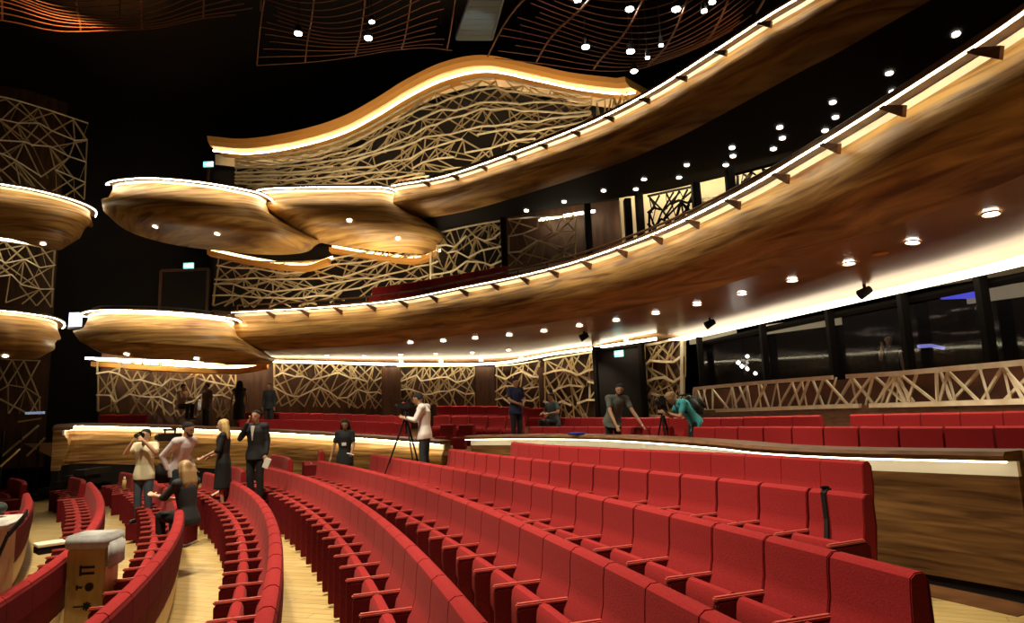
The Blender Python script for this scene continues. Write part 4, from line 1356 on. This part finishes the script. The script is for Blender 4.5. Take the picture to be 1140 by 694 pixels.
def person(label, loc, rz, J=None, skin=0, top=None, sleeves='short', bottom=None, hair=None, hair_len=0, dress=False, scale=1.0, look=(0, 0), female=False, beard=False, jacket=False, curl=.6, bareface=True):
    t = thing('person', label, 'person', loc, rz)
    t.scale = (scale,) * 3
    D = dict(pel=(0, 0, .93), che=(0, .01, 1.30), nec=(0, .01, 1.47), hed=(0, .03, 1.62),
             sl=(-.18, 0, 1.415), sr=(.18, 0, 1.415), el=(-.23, -.02, 1.13), er=(.23, -.02, 1.13), wl=(-.24, .05, .88), wr=(.24, .05, .88),
             hl=(-.09, 0, .90), hr=(.09, 0, .90), kl=(-.10, .02, .49), kr=(.10, .02, .49), al=(-.10, -.02, .09), ar=(.10, -.02, .09), tl=(-.12, .16, .035), tr=(.12, .16, .035))
    if female:
        for k in ('sl', 'sr'): D[k] = (D[k][0] * .88, D[k][1], D[k][2])
        for k in ('el', 'er', 'wl', 'wr'): D[k] = (D[k][0] * .9, D[k][1], D[k][2])
    if J: D.update(J)
    D = {k: Vector(v) for k, v in D.items()}
    g = .88 if female else 1.0
    sx = (D['sr'] - D['sl']).normalized(); hx = (D['hr'] - D['hl']).normalized()
    up = (D['nec'] - D['pel']).normalized()
    fwd = up.cross(sx).normalized() * -1
    if fwd.length < .1: fwd = Vector((0, 1, 0))
    fwd = sx.cross(up) * -1 if False else up.cross(sx)

    def torso(bm, e, low=-.06, hi=True, flare=0):
        hf = up.cross(hx)
        r = []
        if low < -.1: r.append((D['pel'] + Vector((0, 0, low)), hx, hf, .165 * g + e + flare, .115 + e + flare))
        r += [(D['pel'] + up * -.05, hx, hf, .155 * g + e * 2.2 + flare * .4, .108 + e * 1.4), (D['pel'].lerp(D['che'], .35), (hx + sx).normalized(), fwd, (.125 if female else .14) * g + e, .092 + e),
              (D['pel'].lerp(D['che'], .75), sx, fwd, .150 * g + e, .105 + e), (D['che'] + up * .03, sx, fwd, .165 * g + e, .112 + e), (D['che'].lerp(D['nec'], .62), sx, fwd, .15 * g + e, .088 + e), (D['nec'] - up * .015, sx, fwd, .085 + e * .6, .062 + e * .6)]
        rings_loft(bm, r)
        for s in ('sl', 'sr'): limb(bm, [D['nec'] - up * .045, D[s]], [.05 + e, .058 * g + e])
    HZ = Matrix.Rotation(look[0], 3, 'Z') @ Matrix.Rotation(look[1], 3, 'X')
    hr_, hf_, hu_ = HZ @ sx, HZ @ fwd, HZ @ up
    if abs(up.z) < .8:
        hr_, hf_, hu_ = HZ @ Vector((1, 0, 0)), HZ @ Vector((0, 1, 0)), HZ @ Vector((0, 0, 1))
    H = D['hed']

    def hp(x, y, z): return H + hr_ * x + hf_ * y + hu_ * z
    bm = bmesh.new()
    torso(bm, 0)
    limb(bm, [D['nec'] - up * .03, H + hu_ * -.05], [.056 * g, .052 * g])
    # head: cranium, jaw, nose, ears, brow
    prof = [(-.118, .030, .030, .045), (-.105, .040, .048, .035), (-.075, .056, .068, .020), (-.04, .066, .084, .010), (0, .074, .094, .0), (.035, .077, .098, -.004), (.07, .070, .090, -.006), (.098, .048, .062, -.006), (.112, .018, .024, -.006)]
    rings_loft(bm, [(hp(0, dy, z), hr_, hf_, rx, ry) for z, rx, ry, dy in prof], 24)
    limb(bm, [hp(0, .090, .012), hp(0, .112, -.028)], [.009, .014], 8)
    for s in (-1, 1):
        limb(bm, [hp(s * .012, .100, -.032), hp(s * .004, .100, -.032)], [.009, .009], 8)
        limb(bm, [hp(s * .076, .0, .018), hp(s * .077, .002, -.022)], [.013, .010], 8)
        limb(bm, [hp(s * .012, .092, .024), hp(s * .042, .082, .026)], [.009, .008], 8)
    limb(bm, [hp(-.022, .088, -.062), hp(0, .097, -.060), hp(.022, .088, -.062)], [.007, .009, .007], 8)
    for s, e, w, sd in (('sl', 'el', 'wl', 1), ('sr', 'er', 'wr', -1)):
        limb(bm, [D[s], D[s].lerp(D[e], .5), D[e], D[e].lerp(D[w], .3), D[w]], [.055 * g, .047 * g, .039 * g, .040 * g, .026 * g])
        d = (D[w] - D[e]).normalized()
        side = fwd * .9 + sx * sd * .5
        if abs(d.dot(fwd)) > .75: side = Vector((0, 0, 1)) * .6 + sx * sd
        hand(bm, D[w], d, None, side, curl)
    for h, k, a, to in (('hl', 'kl', 'al', 'tl'), ('hr', 'kr', 'ar', 'tr')):
        limb(bm, [D[h], D[h].lerp(D[k], .5), D[k], D[k].lerp(D[a], .35), D[a]], [.088 * g, .072 * g, .053 * g, .052 * g, .036 * g])
        limb(bm, [D[a] + Vector((0, -.03, -.03)), D[to]], [.040, .030])
    fuse('body', bm, SKIN[skin], t, .0105, 5)
    if top:
        bm = bmesh.new(); torso(bm, .024, low=(-.55 if dress else -.14), flare=(.03 if dress else .012))
        if not dress:
            rings_loft(bm, [(D['pel'] + up * -.10, hx, up.cross(hx), .172 * g, .125), (D['pel'] + up * .08, hx, up.cross(hx), .158 * g, .118)])
        for s, e, w in (('sl', 'el', 'wl'), ('sr', 'er', 'wr')):
            if sleeves == 'long': limb(bm, [D[s], D[s].lerp(D[e], .5), D[e], D[w].lerp(D[e], .07)], [.072 * g, .062, .055, .040])
            elif sleeves == 'short': limb(bm, [D[s], D[s].lerp(D[e], .62)], [.072 * g, .060])
            elif sleeves == 'mid': limb(bm, [D[s], D[s].lerp(D[e], .5), D[e], D[e].lerp(D[w], .15)], [.068 * g, .060, .055, .052])
        fuse('dress' if dress else ('jacket' if jacket else 'shirt'), bm, top, t, .013, 4)
    if jacket:
        bm = bmesh.new(); c = D['che']
        pts = [c + up * .14 + fwd * .135 + sx * -.045, c + up * .14 + fwd * .135 + sx * .045, c + up * -.14 + fwd * .150]
        va = [bm.verts.new(p) for p in pts]; vb = [bm.verts.new(p - fwd * .03) for p in pts]
        bm.faces.new(va); bm.faces.new(vb[::-1])
        for i in range(3): bm.faces.new((va[i], va[(i + 1) % 3], vb[(i + 1) % 3], vb[i]))
        obj('shirt_front', bm, cloth('white_shirt_front', (.75, .74, .72)), t)
    if bottom and not dress:
        bm = bmesh.new()
        rings_loft(bm, [(D['pel'] + up * .06, hx, up.cross(hx), .150 * g, .112), (D['pel'] + up * -.06, hx, up.cross(hx), .168 * g, .120)])
        for h, k, a in (('hl', 'kl', 'al'), ('hr', 'kr', 'ar')):
            limb(bm, [D[h], D[h].lerp(D[k], .5), D[k], D[a]], [.102 * g, .088, .072, .062])
        fuse('trousers', bm, bottom, t, .014, 4)
    for a, to in (('al', 'tl'), ('ar', 'tr')):
        bm = bmesh.new(); limb(bm, [D[a] + Vector((0, -.04, -.045)), D[to] + Vector((0, .02, 0))], [.045, .036])
        fuse('shoe', bm, cloth('black_shoe', (.02, .02, .02), .4), t, .012, 2)
    if hair:
        bm = bmesh.new()
        rings_loft(bm, [(hp(0, -.012 + dy, z), hr_, hf_, rx, ry) for z, rx, ry, dy in ((-.03, .078, .072, -.03), (.0, .083, .082, -.024), (.035, .086, .092, -.016), (.055, .085, .100, -.006), (.08, .078, .096, -.004), (.108, .055, .068, -.006), (.124, .02, .025, -.008))], 24)
        if hair_len:
            for sxx in (-.055, -.02, .02, .055):
                limb(bm, [hp(sxx, -.06, .04), hp(sxx * 1.35, -.085, -.06), hp(sxx * 1.5, -.10, -.10 - hair_len * .5), hp(sxx * 1.3, -.10, -.08 - hair_len)], [.04, .045, .042, .022], 10)
            for s in (-1, 1):
                limb(bm, [hp(s * .07, .0, .04), hp(s * .082, -.02, -.05), hp(s * .085, -.02, -.10 - hair_len * .4)], [.028, .030, .024], 10)
        fuse('hair', bm, hair, t, .012, 3)
    if beard:
        bm = bmesh.new()
        limb(bm, [hp(-.058, .03, -.05), hp(-.04, .065, -.09), hp(0, .085, -.098), hp(.04, .065, -.09), hp(.058, .03, -.05)], [.016, .022, .024, .022, .016], 10)
        fuse('beard', bm, hair, t, .011, 2)
    for s in (-1, 1):
        bm = bmesh.new(); bmesh.ops.create_icosphere(bm, subdivisions=2, radius=.011, matrix=Matrix.Translation(hp(s * .03, .088, .008)))
        obj('eye', bm, cloth('eye_dark', (.03, .02, .02), .2), t, smooth=True)
    bm = bmesh.new(); limb(bm, [hp(-.02, .093, -.062), hp(0, .102, -.061), hp(.02, .093, -.062)], [.004, .005, .004], 6)
    obj('lips', bm, cloth('lips', (.35, .12, .09), .5), t)
    return t


def place(u, v, y, h):
    """base of a standing person whose crown shows at (u, v) at depth y"""
    p = at_y(u, v, y)
    return Vector((p.x, p.y, p.z - h))


STEPS = []


def stand(u, v, y, scale=1.0, h=1.735):
    p = place(u, v, y, h * scale); STEPS.append(p); return p


NAVY = cloth('navy_top', (.015, .02, .07)); BLK = cloth('black_cloth', (.012, .012, .012)); WHT = cloth('cream_shirt', (.75, .66, .42)); WH2 = cloth('white_shirt', (.72, .66, .60))
JEAN = cloth('grey_jeans', (.08, .11, .14)); DKJ = cloth('dark_trousers', (.015, .025, .03)); TEAL = cloth('teal_shirt', (.05, .36, .38)); GRY = cloth('grey_polo', (.10, .11, .09))
PNK = cloth('pale_pink_shirt', (.42, .26, .18)); LIL = cloth('lilac_white_shirt', (.62, .55, .55))
H_BLK = cloth('black_hair', (.010, .007, .005), .9); H_BLD = cloth('blonde_hair', (.62, .42, .14), .5); H_BRN = cloth('light_brown_hair', (.30, .18, .07), .5)
S = PI

p_photo = person('man in a cream t-shirt raising a camera to his face, at left', stand(163, 478, 13.0), S, dict(el=(-.30, .16, 1.28), wl=(-.10, .26, 1.52), er=(.30, .16, 1.28), wr=(.10, .26, 1.52)), 0, WHT, 'short', JEAN, H_BLK)


def camera_body(label, loc, rz, s=1.0, lens=.10, video=False, parent=None):
    t = thing('video_camera' if video else 'photo_camera', label, 'camera', loc, rz)
    bm = bmesh.new(); rbox(bm, (0, 0, 0), (.14 * s, .08 * s if not video else .30 * s, .10 * s), .012); obj('camera_body', bm, M_BLACK, t)
    bm = bmesh.new(); m = Matrix.Translation((0, (.04 if not video else .15) * s + lens / 2, 0)) @ Matrix.Rotation(PI / 2, 4, 'X')
    bmesh.ops.create_cone(bm, cap_ends=True, segments=16, radius1=.04 * s, radius2=.036 * s, depth=lens, matrix=m); obj('lens', bm, M_STEEL, t)
    bm = bmesh.new()
    if video: rbox(bm, (0, .0, .10 * s), (.03 * s, .22 * s, .03 * s), .008); bar(bm, (0, .09 * s, .04 * s), (0, .09 * s, .1 * s), .02); bar(bm, (0, -.09 * s, .04 * s), (0, -.09 * s, .1 * s), .02)
    else: rbox(bm, (0, -.01, .06 * s), (.05 * s, .05 * s, .03 * s), .006)
    obj('carry_handle' if video else 'viewfinder', bm, M_BLACK, t)
    return t


def at_local(per, v): return Matrix.Translation(per.location) @ per.rotation_euler.to_matrix().to_4x4() @ Vector([c * per.scale[0] for c in v])


camera_body('black photo camera held to the face of the man in the cream t-shirt', at_local(p_photo, (0, .21, 1.62)), S)
p2 = person('large man in a long-sleeved whitish shirt facing right, hands at his hip', stand(206, 470, 12.2, 1.04), -PI / 2 - .25, dict(pel=(0, -.12, .95), che=(0, -.02, 1.30), nec=(0, .03, 1.46), hed=(0, .08, 1.61), sl=(-.20, .0, 1.40), sr=(.20, .0, 1.40), er=(.25, -.22, 1.17), wr=(.20, -.14, .93), el=(-.24, -.15, 1.15), wl=(-.2, .05, .95), hl=(-.09, -.1, .90), hr=(.09, -.1, .90), kl=(-.1, -.05, .49), kr=(.1, -.05, .49)), 1, LIL, 'long', DKJ, H_BLK, scale=1.04, beard=True)
camera_body('black shoulder video camera behind the large man in the whitish shirt', at_y(189, 487, 12.6), 1.2, 1.4, .12, video=True)
bm = bmesh.new(); rbox(bm, at_y(183, 527, 12.1), (.28, .2, .34), .05, seg=3)
tag(obj('camera_bag', bm, M_BLACK, smooth=True), 'black bag held at the hip of the large man in the whitish shirt', 'bag')
SEATED = dict(pel=(0, 0, .50), che=(0, .05, .86), nec=(0, .07, 1.02), hed=(0, .10, 1.17), sl=(-.16, .05, .97), sr=(.16, .05, .97), hl=(-.09, 0, .48), hr=(.09, 0, .48), kl=(-.11, .42, .50), kr=(.11, .42, .50), al=(-.11, .40, .09), ar=(.11, .40, .09), tl=(-.12, .56, .035), tr=(.12, .56, .035))
j = dict(SEATED); j.update(el=(-.22, .22, .78), wl=(-.16, .50, .80), er=(.22, .2, .76), wr=(.14, .42, .72))
person('seated blonde woman in black seen from behind, arms spread, on the third row', place(211, 513, 9.9, 1.285), 1.15, j, 0, BLK, 'mid', BLK, H_BRN, .22, female=True)
person('blonde long-haired woman in a black dress facing left with a forearm out', stand(250, 467, 13.2, .98), PI / 2 + .25, dict(er=(.22, .02, 1.15), wr=(.16, .24, 1.02), el=(-.2, .06, 1.14), wl=(-.10, .33, 1.02)), 0, BLK, 'mid', None, H_BLD, .24, dress=True, female=True, scale=.98)
p5 = person('man in a black suit with one hand raised to his mouth', stand(286, 457, 13.4, 1.02), S - .15, dict(er=(.27, .12, 1.20), wr=(.07, .20, 1.50)), 1, BLK, 'long', BLK, H_BLK, jacket=True, scale=1.02)
bm = bmesh.new(); rbox(bm, at_y(297, 516, 13.2), (.12, .03, .20), .006, Matrix.Rotation(.4, 3, 'Y'))
tag(obj('folded_paper', bm, cloth('paper_white', (.75, .72, .62))), 'white folded paper in the lowered hand of the man in the suit', 'paper')
p6 = person('dark-haired woman in black with a white badge, looking down', stand(384, 467, 15.7, 1.0), S + .1, dict(el=(-.21, .04, 1.14), wl=(-.18, .22, .98), er=(.24, .02, 1.13), wr=(.30, .08, .90)), 1, BLK, 'short', None, H_BLK, .18, dress=True, female=True, look=(0, -.35), scale=1.0)
bm = bmesh.new(); rbox(bm, (0, .137, 1.17), (.10, .008, .07), .003); obj('badge', bm, cloth('badge_white', (.8, .78, .7)), p6)['label'] = 'white name badge'
bm = bmesh.new(); rbox(bm, at_local(p6, (-.17, .32, .95)), (.16, .09, .02), .005, Matrix.Rotation(.3, 3, 'Y'))
tag(obj('phone', bm, cloth('phone_white', (.75, .76, .8))), 'pale phone in the hand of the woman with the badge', 'phone')
p7 = person('man in a white shirt and dark trousers operating a camera on a tripod', stand(472, 436, 14.0, 1.04), PI / 2 - .15, dict(nec=(0, .06, 1.46), hed=(0, .13, 1.59), el=(-.24, .12, 1.17), wl=(-.12, .36, 1.22), er=(.24, .10, 1.15), wr=(.12, .34, 1.18)), 1, WH2, 'long', DKJ, H_BLK, look=(0, -.25), scale=1.04)


def tripod(label, top, floor, spread=.45, ang=0, m=M_BLACK):
    t = thing('tripod', label, 'tripod', (top.x, top.y, floor))
    h = top.z - floor
    bm = bmesh.new(); cyl(bm, (0, 0, h - .10), .05, .10, 14); bar(bm, (0, -.05, h - .06), (.05, -.38, h - .16), .02); obj('pan_head', bm, m, t)
    bm = bmesh.new(); tube(bm, [(0, 0, h - .1), (0, 0, h - .5)], .022); obj('centre_column', bm, m, t)
    for i in range(3):
        a = ang + i * 2 * PI / 3
        bm = bmesh.new(); e = Vector((math.cos(a) * spread, math.sin(a) * spread, .01))
        tube(bm, [(0, 0, h - .12), Vector((0, 0, h - .12)).lerp(e, .5), e], [.022, .018, .012], 8); obj('leg', bm, m, t)
    return t


ct = at_local(p7, (0, .38, 1.46))
camera_body('black video camera on the tripod before the man in the white shirt', ct, PI / 2 - .5, 1.15, .09, video=True)
tripod('black tripod carrying the video camera left of the man in the white shirt', ct - Vector((0, 0, .08)), p7.location.z, .50, PI)
bm = bmesh.new(); rbox(bm, at_y(451, 452, 14.1), (.13, .03, .15), .006)
tag(obj('monitor_card', bm, cloth('salmon_card', (.75, .16, .12))), 'small salmon red card beside the tripod camera', 'card')
person('man in a navy top and black trousers standing before the narrow lattice', stand(573, 421, 17.6), S + .6, dict(el=(-.25, .06, 1.16), wl=(-.08, .24, 1.06), er=(.25, .06, 1.16), wr=(.08, .24, 1.06)), 1, NAVY, 'short', BLK, H_BLK, look=(0, -.2))
person('seated man in a dark grey shirt beside the tall lattice', place(616, 438, 19.0, 1.285), S - .9, SEATED | dict(el=(-.3, .12, .75), wl=(-.16, .34, .72), er=(.3, .12, .75), wr=(.16, .34, .72)), 1, cloth('slate_shirt', (.06, .09, .10)), 'short', BLK, H_BLK)
LEAN = dict(pel=(.06, -.16, .90), che=(0, -.06, 1.23), nec=(-.02, .0, 1.37), hed=(-.05, .05, 1.51), sl=(-.20, -.02, 1.31), sr=(.18, -.02, 1.33), el=(-.29, .10, 1.05), er=(.21, .10, 1.06), wl=(-.40, .26, .78), wr=(.16, .26, .78), hl=(-.09, -.3, .87), hr=(.09, -.3, .87), kl=(-.1, -.28, .48), kr=(.1, -.28, .48), al=(-.1, -.42, .09), ar=(.1, -.42, .09), tl=(-.12, -.24, .035), tr=(.12, -.24, .035))
person('bearded man in a grey polo shirt leaning with both hands on the wooden ledge', place(686, 429, 14.0, 1.60), S + .25, LEAN, 1, GRY, 'short', BLK, H_BLK, beard=True, look=(-.35, .0))
BEND = dict(pel=(0, -.10, .93), che=(0, .10, 1.21), nec=(0, .24, 1.34), hed=(0, .37, 1.40), sl=(-.19, .17, 1.29), sr=(.19, .17, 1.29), el=(-.23, .28, 1.02), er=(.23, .28, 1.02), wl=(-.10, .50, 1.10), wr=(.10, .50, 1.10), hl=(-.09, -.1, .90), hr=(.09, -.1, .90), kl=(-.1, -.02, .49), kr=(.1, -.02, .49))
pb = at_y(766, 437, 13.6)
p11 = person('man in a teal t-shirt bending forward over a camera on a tripod', Vector((pb.x, pb.y, pb.z - 1.50)), PI / 2 + .1, BEND, 1, TEAL, 'short', BLK, H_BRN, look=(0, -.7))
ct = at_local(p11, (0, .56, 1.33))
camera_body('black camera at the face of the man in the teal t-shirt', ct, PI / 2, 1.6, .08)
tripod('black tripod in front of the man in the teal t-shirt', ct - Vector((0, 0, .09)), p11.location.z, .30, .4)
t = thing('backpack', 'dark grey backpack on the back of the man in the teal t-shirt', 'backpack', at_local(p11, (0, -.12, 1.24)), PI / 2 + .1)
bm = bmesh.new(); bmesh.ops.create_cube(bm, size=1, matrix=Matrix.Rotation(.88, 4, 'X') @ Matrix.Diagonal((.32, .46, .22, 1)))
bmesh.ops.bevel(bm, geom=bm.edges[:], offset=.07, segments=4, affect='EDGES'); obj('pack_body', bm, cloth('charcoal_nylon', (.025, .03, .028), .6), t, smooth=True)
bm = bmesh.new(); bmesh.ops.create_cube(bm, size=1, matrix=Matrix.Rotation(.88, 4, 'X') @ Matrix.Translation((0, -.04, .12)) @ Matrix.Diagonal((.24, .28, .07, 1)))
bmesh.ops.bevel(bm, geom=bm.edges[:], offset=.025, segments=3, affect='EDGES'); obj('pocket', bm, cloth('charcoal_nylon', (.025, .03, .028)), t, smooth=True)
for s in (-1, 1):
    bm = bmesh.new(); tube(bm, [(s * .11, .12, .22), (s * .13, .28, .20), (s * .14, .38, .04), (s * .14, .24, -.14), (s * .12, .02, -.20)], .018, 8); obj('shoulder_strap', bm, M_BLACK, t)

# people at the back of the left parterre
person('person in a pale pink shirt sitting side-on at the far left of the parterre', place(202, 428, 24.2, 1.285), -PI / 2 - .3, SEATED | dict(el=(-.2, .2, .72), wl=(-.12, .42, .74), er=(.2, .2, .72), wr=(.12, .42, .74)), 1, PNK, 'long', BLK, H_BLK)
person('person in a brown top standing second from left before the parterre lattice', stand(231, 427, 24.3), S - .5, None, 2, cloth('brown_top', (.12, .07, .045)), 'short', cloth('olive_trousers', (.04, .04, .025)), H_BLK)
person('woman in a long sleeveless black dress standing before the parterre lattice', stand(267, 424, 23.9, 1.02), .3, dict(el=(-.24, .0, 1.14), wl=(-.27, .12, .92), er=(.24, 0, 1.14), wr=(.25, .05, .89)), 2, BLK, 'none', None, H_BLK, .2, dress=True, female=True, scale=1.02)
person('dim figure in black standing rightmost of the four by the parterre lattice', stand(300, 427, 23.4, .95), S, None, 2, BLK, 'long', BLK, H_BLK, female=True, scale=.95)
person('dark-clad person with a pale face behind the glazing, standing in for a reflection', stand(988, 373, 15.4), S - .3, dict(er=(.22, .12, 1.16), wr=(.20, .22, 1.42)), 0, BLK, 'none', BLK, H_BLK)  # figure added behind the glass to stand for a reflection in it
person('person whose head shows over the first balcony rail', stand(893, 176, 15.2), S - .8, None, 1, BLK, 'long', BLK, H_BLK)

# red folded cloths and bottle next to the far left sitter
c = at_y(216, 462, 22.0)
t = thing('water_bottle', 'white-capped bottle standing beside the person in the pink shirt', 'bottle', at_y(222, 452, 22.2))
bm = bmesh.new(); cyl(bm, (0, 0, -.15), .06, .26, 14); cyl(bm, (0, 0, .11), .06, .06, 14, .03); obj('bottle_body', bm, cloth('clear_plastic', (.45, .45, .42), .2), t, smooth=True)
bm = bmesh.new(); cyl(bm, (0, 0, .17), .035, .04, 12); obj('cap', bm, cloth('cap_white', (.85, .85, .8)), t)

# folded programme on an armrest of the third row
c = at_z(243, 552, FLOORZ[2] + .64)
t = thing('programme', 'pale folded programme standing open on an armrest of the third row', 'booklet', c, .5)
bm = bmesh.new(); rbox(bm, (-.05, 0, .05), (.16, .22, .008), .002, Matrix.Rotation(-.5, 3, 'Y')); obj('cover', bm, cloth('tan_paper', (.68, .5, .3)), t)
bm = bmesh.new(); rbox(bm, (.06, 0, .10), (.17, .22, .008), .002, Matrix.Rotation(-1.05, 3, 'Y')); obj('page', bm, cloth('tan_paper', (.68, .5, .3)), t)

# low steps and platforms the standing people use
bm = bmesh.new()
for p in STEPS:
    box(bm, (p.x, p.y, p.z - .15), (.40, .40, .3))
struct('floor_steps', bm, M_PANEL)

bpy.data.objects.remove(dot0.children[0]) if False else None
for ch in list(dot0.children): bpy.data.objects.remove(ch)
bpy.data.objects.remove(dot0)
